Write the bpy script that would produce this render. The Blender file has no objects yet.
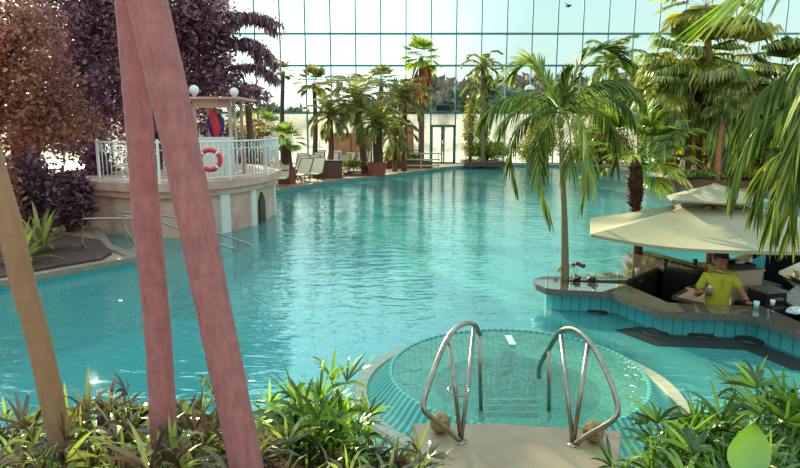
import bpy, bmesh, math, random
from mathutils import Vector, Matrix, Euler
R = random.Random(7)
PI = math.pi
COL = bpy.context.scene.collection
# ------------------------------------------------------------------ camera
F = 622.2; TH = math.radians(9.94); CH = 2.55
def ray(px, py):
    a = (px-400)/F; b = (234-py)/F
    return Vector((a, math.cos(TH)+b*math.sin(TH), -math.sin(TH)+b*math.cos(TH)))
def G(px, py, z=0.0):
    d = ray(px, py); t = (z-CH)/d.z
    return Vector((d.x*t, d.y*t, z))
def D(px, py, Y):
    d = ray(px, py); t = Y/d.y
    return Vector((d.x*t, Y, CH+d.z*t))
cam_d = bpy.data.cameras.new('camera'); cam = bpy.data.objects.new('camera', cam_d); COL.objects.link(cam)
cam.location = (0, 0, CH); cam.rotation_euler = (PI/2-TH, 0, 0); cam_d.lens = 28; cam_d.sensor_width = 36
cam_d.clip_end = 1000
sc = bpy.context.scene; sc.camera = cam
vs = sc.view_settings; vs.view_transform = 'Standard'; vs.look = 'None'; vs.gamma = 1; vs.exposure = 0; vs.use_curve_mapping = False
sc.cycles.max_bounces = 8; sc.cycles.transparent_max_bounces = 24
try: sc.cycles.caustics_reflective = False; sc.cycles.caustics_refractive = False
except Exception: pass
# ------------------------------------------------------------------ materials
def lin(h):
    h = h.lstrip('#'); o = []
    for i in (0, 2, 4):
        c = int(h[i:i+2], 16)/255; o.append(c/12.92 if c <= .04045 else ((c+.055)/1.055)**2.4)
    return (*o, 1)
def newmat(name):
    m = bpy.data.materials.new(name); m.use_nodes = True; nt = m.node_tree; nt.nodes.clear()
    out = nt.nodes.new('ShaderNodeOutputMaterial'); return m, nt, out
def N(nt, t, **kw):
    n = nt.nodes.new('ShaderNode'+t)
    for k, v in kw.items():
        if hasattr(n, k): setattr(n, k, v)
        else: n.inputs[k.replace('_', ' ')].default_value = v
    return n
def ramp(nt, fac, stops):
    r = nt.nodes.new('ShaderNodeValToRGB'); e = r.color_ramp.elements
    while len(e) < len(stops): e.new(.5)
    for i, (p, c) in enumerate(stops): e[i].position = p; e[i].color = lin(c) if isinstance(c, str) else c
    nt.links.new(fac, r.inputs[0]); return r
def coords(nt, scale=(1, 1, 1), kind='Object'):
    tc = nt.nodes.new('ShaderNodeTexCoord'); mp = nt.nodes.new('ShaderNodeMapping'); mp.inputs['Scale'].default_value = scale
    nt.links.new(tc.outputs[kind], mp.inputs[0]); return mp.outputs[0]
def plain(name, c, rough=.5, metal=0, c2=None, scale=6, bump=0, stretch=(1, 1, 1), emit=None, spec=.5):
    m, nt, out = newmat(name); L = nt.links
    p = N(nt, 'BsdfPrincipled'); p.inputs['Roughness'].default_value = rough; p.inputs['Metallic'].default_value = metal
    p.inputs['Specular IOR Level'].default_value = spec
    p.inputs['Base Color'].default_value = lin(c)
    if c2 or bump:
        t = N(nt, 'TexNoise'); t.inputs['Scale'].default_value = scale; t.inputs['Detail'].default_value = 5
        L.new(coords(nt, stretch), t.inputs['Vector'])
        if c2: L.new(ramp(nt, t.outputs[0], [(.35, c), (.65, c2)]).outputs[0], p.inputs['Base Color'])
        if bump:
            b = N(nt, 'Bump'); b.inputs['Strength'].default_value = bump; b.inputs['Distance'].default_value = .02
            L.new(t.outputs[0], b.inputs['Height']); L.new(b.outputs[0], p.inputs['Normal'])
    if emit: p.inputs['Emission Color'].default_value = lin(emit[0]); p.inputs['Emission Strength'].default_value = emit[1]
    L.new(p.outputs[0], out.inputs[0]); return m
def leafmat(name, stops, trans=.45, gloss=.12, rough=.35):
    m, nt, out = newmat(name); L = nt.links
    g = N(nt, 'NewGeometry'); t = N(nt, 'TexNoise'); t.inputs['Scale'].default_value = 1.6; t.inputs['Detail'].default_value = 3
    L.new(coords(nt), t.inputs['Vector'])
    a = N(nt, 'Math', operation='ADD'); L.new(g.outputs['Random Per Island'], a.inputs[0]); L.new(t.outputs[0], a.inputs[1])
    h = N(nt, 'Math', operation='MULTIPLY'); L.new(a.outputs[0], h.inputs[0]); h.inputs[1].default_value = .5
    r = ramp(nt, h.outputs[0], stops)
    d = N(nt, 'BsdfDiffuse'); tr = N(nt, 'BsdfTranslucent'); mx = N(nt, 'MixShader'); mx.inputs[0].default_value = trans
    L.new(r.outputs[0], d.inputs[0]); L.new(r.outputs[0], tr.inputs[0]); L.new(d.outputs[0], mx.inputs[1]); L.new(tr.outputs[0], mx.inputs[2])
    gl = N(nt, 'BsdfGlossy'); gl.inputs['Roughness'].default_value = rough; gl.inputs[0].default_value = (.85, .9, .7, 1)
    m2 = N(nt, 'MixShader'); m2.inputs[0].default_value = gloss
    L.new(mx.outputs[0], m2.inputs[1]); L.new(gl.outputs[0], m2.inputs[2]); L.new(m2.outputs[0], out.inputs[0]); return m
def glassmat(name, tint, fogged=0.0, gmul=.6):
    m, nt, out = newmat(name); L = nt.links
    tr = N(nt, 'BsdfTransparent'); tr.inputs[0].default_value = lin(tint)
    gl = N(nt, 'BsdfGlossy'); gl.inputs['Roughness'].default_value = .02
    fr = N(nt, 'Fresnel'); fr.inputs[0].default_value = 1.35
    mu = N(nt, 'Math', operation='MULTIPLY'); mu.inputs[1].default_value = gmul; L.new(fr.outputs[0], mu.inputs[0])
    mx = N(nt, 'MixShader'); L.new(mu.outputs[0], mx.inputs[0]); L.new(tr.outputs[0], mx.inputs[1]); L.new(gl.outputs[0], mx.inputs[2])
    last = mx
    if fogged:
        t = N(nt, 'TexNoise'); t.inputs['Scale'].default_value = .9; t.inputs['Detail'].default_value = 5; L.new(coords(nt, (1, 1, .8)), t.inputs['Vector'])
        r = ramp(nt, t.outputs[0], [(.3, (fogged*.2,)*3+(1,)), (.65, (fogged,)*3+(1,))])
        df = N(nt, 'BsdfDiffuse'); df.inputs[0].default_value = (.85, .87, .85, 1); tl = N(nt, 'BsdfTranslucent'); tl.inputs[0].default_value = (.9, .9, .87, 1)
        m3 = N(nt, 'MixShader'); m3.inputs[0].default_value = .8; L.new(df.outputs[0], m3.inputs[1]); L.new(tl.outputs[0], m3.inputs[2])
        m2 = N(nt, 'MixShader'); L.new(r.outputs[0], m2.inputs[0]); L.new(mx.outputs[0], m2.inputs[1]); L.new(m3.outputs[0], m2.inputs[2]); last = m2
    L.new(last.outputs[0], out.inputs[0]); return m
def watermat(name, tint, scale, strength, stretch=(1, 1, 1), ior=1.33, body=None, bodyfac=0.0, rings=None):
    m, nt, out = newmat(name); L = nt.links
    v = coords(nt, stretch)
    t1 = N(nt, 'TexNoise'); t1.inputs['Scale'].default_value = scale; t1.inputs['Detail'].default_value = 2; t1.inputs['Distortion'].default_value = .6; L.new(v, t1.inputs['Vector'])
    t2 = N(nt, 'TexNoise'); t2.inputs['Scale'].default_value = scale*3.1; t2.inputs['Detail'].default_value = 1; L.new(v, t2.inputs['Vector'])
    s = N(nt, 'Math', operation='MULTIPLY_ADD'); L.new(t2.outputs[0], s.inputs[0]); s.inputs[1].default_value = .22; L.new(t1.outputs[0], s.inputs[2])
    b = N(nt, 'Bump'); b.inputs['Strength'].default_value = 1; b.inputs['Distance'].default_value = strength; L.new(s.outputs[0], b.inputs['Height'])
    tr = N(nt, 'BsdfTransparent'); tr.inputs[0].default_value = lin(tint)
    base = tr
    if body:
        df = N(nt, 'BsdfDiffuse'); df.inputs[0].default_value = lin(body)
        mb = N(nt, 'MixShader'); mb.inputs[0].default_value = bodyfac; L.new(tr.outputs[0], mb.inputs[1]); L.new(df.outputs[0], mb.inputs[2]); base = mb
    gl = N(nt, 'BsdfGlossy'); gl.inputs['Roughness'].default_value = .02; L.new(b.outputs[0], gl.inputs['Normal'])
    fr = N(nt, 'Fresnel'); fr.inputs[0].default_value = ior; L.new(b.outputs[0], fr.inputs['Normal'])
    mx = N(nt, 'MixShader'); L.new(fr.outputs[0], mx.inputs[0]); L.new(base.outputs[0], mx.inputs[1]); L.new(gl.outputs[0], mx.inputs[2])
    L.new(mx.outputs[0], out.inputs[0]); return m
def tilemat(name, c1, c2, grout, sx, sy, gap=.02, rough=.3, rot=0, axes='XY'):
    """square tiles over object coordinates; axes says which two coordinates the pattern runs along"""
    m, nt, out = newmat(name); L = nt.links
    tc = N(nt, 'TexCoord'); sp = N(nt, 'SeparateXYZ'); cb = N(nt, 'CombineXYZ')
    L.new(tc.outputs['Object'], sp.inputs[0])
    if axes == 'XY': L.new(sp.outputs[0], cb.inputs[0]); L.new(sp.outputs[1], cb.inputs[1])
    else:
        ad = N(nt, 'Math', operation='ADD'); L.new(sp.outputs[0], ad.inputs[0]); L.new(sp.outputs[1], ad.inputs[1]); L.new(ad.outputs[0], cb.inputs[0]); L.new(sp.outputs[2], cb.inputs[1])
    mp = N(nt, 'Mapping'); mp.inputs['Rotation'].default_value = (0, 0, rot); L.new(cb.outputs[0], mp.inputs[0])
    br = N(nt, 'TexBrick', offset=0, squash=1); L.new(mp.outputs[0], br.inputs[0])
    br.inputs['Color1'].default_value = lin(c1); br.inputs['Color2'].default_value = lin(c2); br.inputs['Mortar'].default_value = lin(grout)
    br.inputs['Scale'].default_value = 1; br.inputs['Mortar Size'].default_value = gap; br.inputs['Brick Width'].default_value = sx; br.inputs['Row Height'].default_value = sy
    p = N(nt, 'BsdfPrincipled'); p.inputs['Roughness'].default_value = rough; L.new(br.outputs[0], p.inputs['Base Color'])
    L.new(p.outputs[0], out.inputs[0]); return m
def radialmat(name, c1, c2, n, rough=.3, duty=.5):
    m, nt, out = newmat(name); L = nt.links
    tc = N(nt, 'TexCoord'); sp = N(nt, 'SeparateXYZ'); L.new(tc.outputs['Object'], sp.inputs[0])
    at = N(nt, 'Math', operation='ARCTAN2'); L.new(sp.outputs[1], at.inputs[0]); L.new(sp.outputs[0], at.inputs[1])
    mu = N(nt, 'Math', operation='MULTIPLY'); mu.inputs[1].default_value = n/(2*PI); L.new(at.outputs[0], mu.inputs[0])
    fr = N(nt, 'Math', operation='FRACT'); L.new(mu.outputs[0], fr.inputs[0])
    r = ramp(nt, fr.outputs[0], [(0, c1), (duty-.06, c1), (duty, c2), (1, c2)])
    p = N(nt, 'BsdfPrincipled'); p.inputs['Roughness'].default_value = rough; L.new(r.outputs[0], p.inputs['Base Color'])
    L.new(p.outputs[0], out.inputs[0]); return m
def ringbark(name, c1, c2, c3, ring=9.0, bump=.5):
    m, nt, out = newmat(name); L = nt.links
    v = coords(nt)
    w = N(nt, 'TexWave', wave_type='BANDS', bands_direction='Z'); w.inputs['Scale'].default_value = ring/3; w.inputs['Distortion'].default_value = 1.8; w.inputs['Detail'].default_value = 3; L.new(v, w.inputs['Vector'])
    t = N(nt, 'TexNoise'); t.inputs['Scale'].default_value = 16; t.inputs['Detail'].default_value = 9; t.inputs['Roughness'].default_value = .7; L.new(coords(nt, (2, 2, .7)), t.inputs['Vector'])
    r1 = ramp(nt, t.outputs[0], [(.3, c1), (.7, c2)]); r2 = ramp(nt, w.outputs[1], [(0, (.75, .75, .75, 1)), (.10, (.93, .93, .93, 1)), (.22, (1, 1, 1, 1))])
    mx = N(nt, 'Mix', data_type='RGBA'); L.new(r2.outputs[0], mx.inputs[0]); mx.inputs[6].default_value = lin(c3); L.new(r1.outputs[0], mx.inputs[7])
    p = N(nt, 'BsdfPrincipled'); p.inputs['Roughness'].default_value = .75; L.new(mx.outputs[2], p.inputs['Base Color'])
    b = N(nt, 'Bump'); b.inputs['Strength'].default_value = bump; b.inputs['Distance'].default_value = .01; L.new(t.outputs[0], b.inputs['Height']); L.new(b.outputs[0], p.inputs['Normal'])
    L.new(p.outputs[0], out.inputs[0]); return m
M = {}
M['deck'] = tilemat('deck tiles', '#b98f6f', '#a98265', '#8d6f5a', .5, .5, .012, .55)
M['coping'] = plain('coping stone', '#94806e', .5, c2='#85715e')
M['pool'] = tilemat('pool tiles', '#5fd3d6', '#66d8d9', '#48bfc4', .62, .62, .022, .4, rot=.35)
M['poolwall'] = tilemat('pool wall tiles', '#4fc2cb', '#57c8d0', '#3fb0ba', .12, .4, .008, .3, axes='W')
M['barwall'] = tilemat('bar wall tiles', '#4aa9ae', '#55b2b5', '#2f7f86', .10, .6, .007, .3, axes='W')
M['water'] = watermat('pool water', '#b4fbf4', 2.3, .017, (.8, 1.7, 1), 1.95, '#7ee8e0', .27)
M['whirlwater'] = watermat('whirlpool water', '#c4f2e2', 6.0, .03, (1, 1, 1), 1.33, '#8accb6', .28)
M['glass'] = glassmat('facade glass', '#eefaf8')
M['fogglass'] = glassmat('misted glass', '#e8f4f0', .26)
M['doorglass'] = glassmat('door glass', '#e8f4f0', .35)
M['mullion'] = plain('teal facade metal', '#3f7f86', .4, .2)
M['doorframe'] = plain('green door metal', '#2b6a66', .4, .2)
M['white'] = plain('white paint', '#e6dfd8', .45)
M['steel'] = plain('brushed steel', '#a89a88', .28, 1.0, c2='#8d8274', scale=20)
M['stone'] = plain('platform stone', '#a98a6b', .5, c2='#8f7055', scale=2.2, bump=.1)
M['rim'] = radialmat('whirlpool rim stone', '#a69c82', '#948a72', 60, .5, .9)
M['gutter'] = radialmat('grooved teal gutter', '#5bb5a0', '#2f8278', 110, .35)
M['ball'] = plain('coir', '#8d6a45', .9, c2='#c09867', scale=40, bump=1.0)
M['granite'] = plain('polished granite', '#7a6c5e', .03, .35, c2='#62564a', scale=30, spec=1.0); M['granite'].node_tree.nodes['Principled BSDF'].inputs['IOR'].default_value = 2.7
M['granedge'] = plain('granite edge', '#6d6157', .35, c2='#51473f', scale=30)
M['dark'] = plain('dark brown stone', '#2c2723', .4)
M['black'] = plain('black plastic', '#15151a', .4)
M['purplewood'] = plain('dark plum cabinet', '#3f3540', .5)
M['cream'] = plain('cream laminate', '#cbb894', .5)
M['canvas'] = plain('cream umbrella canvas', '#9f9072', .8, c2='#978969', scale=2)
M['wood'] = plain('orange wood', '#b5612c', .5, c2='#94491e', scale=8, stretch=(3, 3, .6))
M['terracotta'] = plain('terracotta', '#a24a3c', .6, c2='#8e3d33')
M['brown'] = plain('brown wood', '#6b4232', .6, c2='#57352a', scale=4, stretch=(6, 6, .8))
M['soil'] = plain('soil', '#2f231b', .95, c2='#463426', scale=12, bump=.5)
M['bank'] = plain('red brown ground cover', '#5e3531', .9, c2='#48302b', scale=7, bump=.6)
M['plaster'] = plain('warm plaster', '#deb09c', .7, c2='#bf8c7b', scale=1.8)
M['pillar'] = plain('pale pillar plaster', '#ddd0c8', .6)
M['salmon'] = plain('salmon screen', '#cf8f6c', .7, c2='#b97a58', scale=2)
M['lifered'] = plain('life ring red', '#d8252f', .45)
M['redcloth'] = plain('red feathers', '#c81e38', .6, c2='#e0384a', scale=10)
M['bluecloth'] = plain('blue feathers', '#33306f', .6)
M['globe'] = plain('white globe', '#e8e2da', .3)
M['loungecloth'] = plain('cream sling cloth', '#d8bf9f', .8)
M['frameblack'] = plain('dark lounger frame', '#33241f', .4)
M['frost'] = plain('pale frosted ground', '#85857c', .9, c2='#5c5d50', scale=.25)
M['skin'] = plain('skin', '#9a5f45', .5)
M['shirt'] = plain('yellow polo cloth', '#b3a824', .8, c2='#a59a1e', scale=14)
M['navy'] = plain('dark cloth', '#1c1c22', .8)
M['capcloth'] = plain('dark cap cloth', '#2a1f1c', .8)
M['hair'] = plain('dark hair', '#1a1210', .7)
M['glassware'] = glassmat('drinking glass', '#cfe9e4', 0, 1.5)
M['mint'] = plain('pale mint cup', '#9fd0c4', .3)
M['paper'] = plain('white paper', '#e9ecec', .6)
M['bark_flare'] = ringbark('flare-tinted rosy palm bark', '#b8766f', '#925658', '#935a5a')  # rosy cast partly paints the lens flare glow into the bark
M['bark_tan'] = ringbark('tan palm bark', '#a87f5c', '#946d4d', '#8b6548')
M['bark_olive'] = ringbark('olive palm bark', '#8a7650', '#6f6240', '#574a31', 14)
M['bark_dark'] = ringbark('dark palm bark', '#5a3a2c', '#3f2a20', '#2c1c16', 14)
M['bark_far'] = ringbark('brown palm bark', '#7a5540', '#5e4032', '#4a3026', 10)
M['bark_orange'] = ringbark('orange brown palm bark', '#c07844', '#9a5a34', '#7c4628', 10)
M['boots'] = plain('dry leaf bases', '#6e4030', .9, c2='#3f2620', scale=14, bump=1)
M['skirt'] = leafmat('dry hanging leaves', [(.2, '#94532c'), (.55, '#cc7a40'), (.8, '#dca258')], .45, .02)
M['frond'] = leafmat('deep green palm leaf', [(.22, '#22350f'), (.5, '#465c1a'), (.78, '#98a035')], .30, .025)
M['frondlit'] = leafmat('sunlit yellow green palm leaf', [(.2, '#3c6a1c'), (.5, '#86a02c'), (.75, '#d8c23c')], .5, .08)  # sunlit look of palm fronds put into a lighter leaf colour
M['frondfar'] = leafmat('olive palm leaf', [(.2, '#566024'), (.5, '#969236'), (.75, '#d8c650')], .55, .06)
M['frondwarm'] = leafmat('warm olive palm leaf', [(.2, '#4c4a26'), (.5, '#7c7838'), (.78, '#c4b24e')], .5, .06)
M['shrub'] = leafmat('shrub leaf', [(.2, '#2a3a14'), (.42, '#4f7020'), (.62, '#8eb02a'), (.82, '#cfe044')], .45, .07, .3)
M['shrubgreen'] = leafmat('dark green shrub leaf', [(.2, '#22350f'), (.45, '#40611c'), (.65, '#6c8c28'), (.88, '#b4cc40')], .42, .07, .3)
M['shrubdusk'] = leafmat('dusky shrub leaf', [(.2, '#33201f'), (.42, '#6a4a3c'), (.62, '#87903a'), (.82, '#cede4c')], .42, .08, .3)
M['broad'] = leafmat('broad bright leaf', [(.2, '#4f7a1a'), (.8, '#6f9626')], .5, .10)
M['hedge'] = leafmat('green hedge leaf', [(.2, '#40541a'), (.5, '#74882a'), (.8, '#ccd044')], .48, .06)
M['hedgeyellow'] = leafmat('yellow flowering leaf', [(.2, '#6a7a1c'), (.5, '#b0a822'), (.8, '#e6cc30')], .5, .04)
M['hedgeyellow2'] = leafmat('lime palm leaf', [(.2, '#4c7020'), (.5, '#94ac34'), (.8, '#d8de50')], .5, .05)
M['flareplum'] = leafmat('flare-tinted plum tree leaf', [(.2, '#4c2b40'), (.5, '#7a4860'), (.78, '#b07c8c')], .42, .06)  # plum leaf, with lens flare glow partly put into its colour
M['flarerust'] = leafmat('flare-tinted rusty tree leaf', [(.2, '#5e2c38'), (.5, '#985048'), (.8, '#cf9460')], .5, .06)  # rusty leaf whose pinkish tint partly stands in for lens flare
M['stem'] = plain('green stem', '#5a6a2c', .6)
M['twig'] = plain('brown twig', '#4b342c', .8)
M['pine'] = plain('haze-pale conifer', '#6c776a', .95, c2='#5d695e', scale=1.5, bump=.8)  # this and the next two: distance haze put into the tree colours
M['baretree'] = plain('haze-pale russet tree', '#ad8a78', .95, c2='#978472', scale=1.2, bump=.8)
M['baregreen'] = plain('haze-pale olive tree', '#949478', .95, c2='#83856a', scale=1.2, bump=.8)
M['petalcream'] = plain('cream petals', '#d9c98a', .6)
M['petalred'] = plain('dark red petals', '#7a1a34', .6)
# ------------------------------------------------------------------ mesh helpers
class MB:
    def __init__(s): s.v = []; s.f = []; s.mi = []; s.cur = 0
    def add(s, vs_, fs):
        o = len(s.v); s.v += [tuple(v) for v in vs_]; s.f += [tuple(i+o for i in f) for f in fs]; s.mi += [s.cur]*len(fs)
    def box(s, c, size, rz=0, rx=0):
        hx, hy, hz = [x/2 for x in size]; m = Matrix.Translation(c) @ Matrix.Rotation(rz, 4, 'Z') @ Matrix.Rotation(rx, 4, 'X')
        p = [m @ Vector((x, y, z)) for x in (-hx, hx) for y in (-hy, hy) for z in (-hz, hz)]
        s.add(p, [(0, 1, 3, 2), (4, 6, 7, 5), (0, 4, 5, 1), (2, 3, 7, 6), (0, 2, 6, 4), (1, 5, 7, 3)])
    def tube(s, pts, r, n=8, closed=False, cap=True):
        pts = [Vector(p) for p in pts]; k = len(pts); rr = r if isinstance(r, (list, tuple)) else [r]*k
        vs_ = []; up = None
        for i, p in enumerate(pts):
            a = pts[(i-1) % k] if (i > 0 or closed) else p; b = pts[(i+1) % k] if (i < k-1 or closed) else p
            t = (b-a).normalized()
            if up is None: up = t.orthogonal().normalized()
            u = (up - t*up.dot(t)); u = u.normalized() if u.length > 1e-6 else t.orthogonal().normalized(); up = u; w = t.cross(u)
            for j in range(n):
                an = 2*PI*j/n; vs_.append(p+(u*math.cos(an)+w*math.sin(an))*rr[i])
        fs = []
        for i in range(k if closed else k-1):
            i2 = (i+1) % k
            for j in range(n): fs.append((i*n+j, i*n+(j+1) % n, i2*n+(j+1) % n, i2*n+j))
        if cap and not closed: fs.append(tuple(range(n))[::-1]); fs.append(tuple((k-1)*n+j for j in range(n)))
        s.add(vs_, fs)
    def lathe(s, prof, n=24, c=(0, 0, 0), a0=0, a1=2*PI):
        full = abs(a1-a0-2*PI) < 1e-6; cnt = n if full else n+1; vs_ = []
        for j in range(cnt):
            a = a0+(a1-a0)*j/n
            for r, z in prof: vs_.append((c[0]+r*math.cos(a), c[1]+r*math.sin(a), c[2]+z))
        k = len(prof); fs = []
        for j in range(n):
            j2 = (j+1) % cnt
            for i in range(k-1): fs.append((j*k+i, j2*k+i, j2*k+i+1, j*k+i+1))
        s.add(vs_, fs)
    def prism(s, poly, z0, z1, top=True, bottom=True):
        k = len(poly); s.add([(p[0], p[1], z0) for p in poly]+[(p[0], p[1], z1) for p in poly],
            [(i, (i+1) % k, k+(i+1) % k, k+i) for i in range(k)]+([tuple(range(k, 2*k))] if top else [])+([tuple(range(k))[::-1]] if bottom else []))
    def ball(s, c, r, n=12, m=8, sq=(1, 1, 1)):
        c = Vector(c); vs_ = []
        for i in range(m+1):
            th = PI*i/m
            for j in range(n):
                a = 2*PI*j/n; vs_.append(c+Vector((math.sin(th)*math.cos(a)*sq[0], math.sin(th)*math.sin(a)*sq[1], math.cos(th)*sq[2]))*r)
        s.add(vs_, [(i*n+j, (i+1)*n+j, (i+1)*n+(j+1) % n, i*n+(j+1) % n) for i in range(m) for j in range(n)])
    def strip(s, pts, ws, side):
        """blade: pts centre line, ws half widths, side vector(s)"""
        vs_ = []
        for i, p in enumerate(pts):
            sd = side[i] if isinstance(side, list) else side
            vs_.append(Vector(p)-sd*ws[i]); vs_.append(Vector(p)+sd*ws[i])
        s.add(vs_, [(2*i, 2*i+1, 2*i+3, 2*i+2) for i in range(len(pts)-1)])
    def xf(s, m): s.v = [tuple(m @ Vector(v)) for v in s.v]; return s
    def join(s, o, m=None):
        s.add([m @ Vector(v) for v in o.v] if m else o.v, o.f)
    def mesh(s, name, mats, smooth=False):
        me = bpy.data.meshes.new(name); me.from_pydata([tuple(v) for v in s.v], [], s.f)
        for m in (mats if isinstance(mats, (list, tuple)) else [mats]): me.materials.append(m)
        if any(s.mi): me.polygons.foreach_set('material_index', s.mi)
        if smooth: me.polygons.foreach_set('use_smooth', [True]*len(me.polygons))
        me.update(); return me
    def build(s, name, mats, parent=None, smooth=False, bevel=0, solid=0):
        o = bpy.data.objects.new(name, s.mesh(name, mats, smooth)); COL.objects.link(o)
        if parent: o.parent = parent
        if solid: md = o.modifiers.new('solid', 'SOLIDIFY'); md.thickness = solid; md.offset = 0
        if bevel: md = o.modifiers.new('bevel', 'BEVEL'); md.width = bevel; md.segments = 2; md.limit_method = 'ANGLE'
        return o
def tag(o, label=None, cat=None, group=None, kind=None):
    if label: o['label'] = label
    if cat: o['category'] = cat
    if group: o['group'] = group
    if kind: o['kind'] = kind
    return o
def empty(name, loc, rz=0, label=None, cat=None, group=None, kind=None):
    o = bpy.data.objects.new(name, None); COL.objects.link(o); o.location = loc; o.rotation_euler = (0, 0, rz); o.empty_display_size = .1
    return tag(o, label, cat, group, kind)
def put(me, name, parent, loc=(0, 0, 0), rot=(0, 0, 0), scale=(1, 1, 1)):
    o = bpy.data.objects.new(name, me); COL.objects.link(o); o.parent = parent; o.location = loc; o.rotation_euler = rot; o.scale = scale; return o
def kids(o): return [c for c in bpy.data.objects if c.parent == o]
def copy_tree(o, parent=None):
    c = o.copy(); COL.objects.link(c); c.parent = parent
    for ch in kids(o): copy_tree(ch, c)
    return c
def curve_pts(ctrl, n=24):
    """smooth curve through control points"""
    P = [Vector(p) for p in ctrl]; out = []
    P = [P[0]*2-P[1]]+P+[P[-1]*2-P[-2]]
    seg = len(P)-3
    for i in range(n+1):
        u = i/n*seg; k = min(int(u), seg-1); t = u-k; a, b, c, d = P[k:k+4]
        out.append(.5*((2*b)+(c-a)*t+(2*a-5*b+4*c-d)*t*t+(3*b-a-3*c+d)*t**3))
    return out
UP = Vector((0, 0, 1))
# ------------------------------------------------------------------ leaves
def pinnate(mb, ctrl, n=34, ll=.4, w=.012, droop=.5, rnd=R, bare=.12, spread=1.0, rr=.010, hang=0.0):
    """feather leaf along the curve ctrl; leaflets on both sides, longest in the middle"""
    cp = curve_pts(ctrl, n)
    rad = [rr*(1-.75*i/n) for i in range(n+1)]
    mb.tube(cp[::2]+([cp[-1]] if n % 2 else []), (rad[::2]+([rad[-1]] if n % 2 else [])), 5)
    for i in range(int(n*bare), n+1):
        u = i/n; t = (cp[min(i+1, n)]-cp[max(i-1, 0)]).normalized()
        sd = t.cross(UP); sd = sd.normalized() if sd.length > .05 else Vector((1, 0, 0)); nu = sd.cross(t)
        L = ll*(.35+.65*math.sin(PI*min(1, (u-bare*.5)/(1.12-bare*.5)))**.7)
        for s_ in (-1, 1):
            l = L*rnd.uniform(.82, 1.1); a = (.95-.45*u)*spread*rnd.uniform(.85, 1.15)
            d = (t*math.cos(a)+sd*s_*math.sin(a)+nu*rnd.uniform(-.05, .3)).normalized()
            d = (d+Vector((0, 0, -hang))).normalized()
            pts = [cp[i]]; q = Vector(cp[i])
            for k in range(3):
                d = (d+Vector((0, 0, -droop*rnd.uniform(.5, 1.1)*(.5+.35*k)))).normalized(); q = q+d*(l/3); pts.append(q)
            fw = d.cross(sd*s_+UP*.2); 
            sv = (t*.8+UP*.25*s_*rnd.uniform(-1, 1)); sv = (sv-d*sv.dot(d)); sv = sv.normalized() if sv.length > .05 else t
            mb.strip(pts, [w*.6, w, w*.8, .001], sv)
def fanleaf(mb, base, d, pet=.5, r=.5, segs=18, ang=2.6, droop=.35, w=None, rnd=R, pr=.008, tipdroop=.5):
    """palmate leaf: petiole along d from base, then a pleated fan of segments"""
    base = Vector(base); d = Vector(d).normalized()
    d2 = (d+Vector((0, 0, -droop*.4))).normalized(); hub = base+d*pet*.5+d2*pet*.5
    if pet > 0: mb.tube([base, base+d*pet*.5, hub], [pr, pr*.9, pr*.6], 4)
    f = (d2+Vector((0, 0, -droop*.5))).normalized()
    sd = f.cross(UP); sd = sd.normalized() if sd.length > .05 else Vector((math.cos(rnd.random()*6), math.sin(rnd.random()*6), 0)); nu = sd.cross(f)
    w = w or r*math.sin(ang/segs/2)*1.0
    for i in range(segs):
        a = -ang/2+ang*(i+.5)/segs; l = r*(1-.25*abs(a)/(ang/2))*rnd.uniform(.88, 1.06)
        dd = (f*math.cos(a)+sd*math.sin(a)+nu*.12*abs(math.sin(a))).normalized()
        sv = (sd*math.cos(a)-f*math.sin(a)); sv = (sv+nu*(.35 if i % 2 else -.35)).normalized()
        p0 = hub; p1 = hub+dd*l*.33; p2 = p1+(dd+Vector((0, 0, -droop*.35))).normalized()*l*.3; p3 = p2+(dd+Vector((0, 0, -tipdroop-droop*.6))).normalized()*l*.37
        mb.strip([p0, p1, p2, p3], [w*.12, w*.62, w*.72, .002], sv)
def lance(mb, base, d, l, w, droop, side=None, n=5):
    d = Vector(d).normalized(); q = Vector(base); pts = [q]; 
    for k in range(n): d = (d+Vector((0, 0, -droop*(k+1)/n*.6))).normalized(); q = q+d*(l/n); pts.append(q)
    sd = side or d.cross(UP); sd = sd.normalized() if sd.length > .01 else Vector((1, 0, 0))
    ws = [w*x for x in ([.25, .8, 1, .9, .6, .03] if n == 5 else [.3, 1, .8, .03])]
    mb.strip(pts, ws, sd)
def blob(mb, c, rad, n, size, rnd, hang=0, shell=.55):
    c = Vector(c)
    for _ in range(n):
        v = Vector((rnd.gauss(0, 1), rnd.gauss(0, 1), rnd.gauss(0, 1))).normalized()*(shell+(1-shell)*rnd.random())
        p = c+Vector((v.x*rad[0], v.y*rad[1], v.z*rad[2]))
        a = Vector((rnd.gauss(0, 1), rnd.gauss(0, 1), rnd.gauss(0, .7)-hang)).normalized(); b = a.orthogonal().normalized()
        b = (Matrix.Rotation(rnd.random()*6.28, 3, a) @ b); s = size*rnd.uniform(.6, 1.3)
        mb.add([p, p+a*s*.5+b*s*.22, p+a*s, p+a*s*.5-b*s*.22], [(0, 1, 2, 3)])
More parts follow.
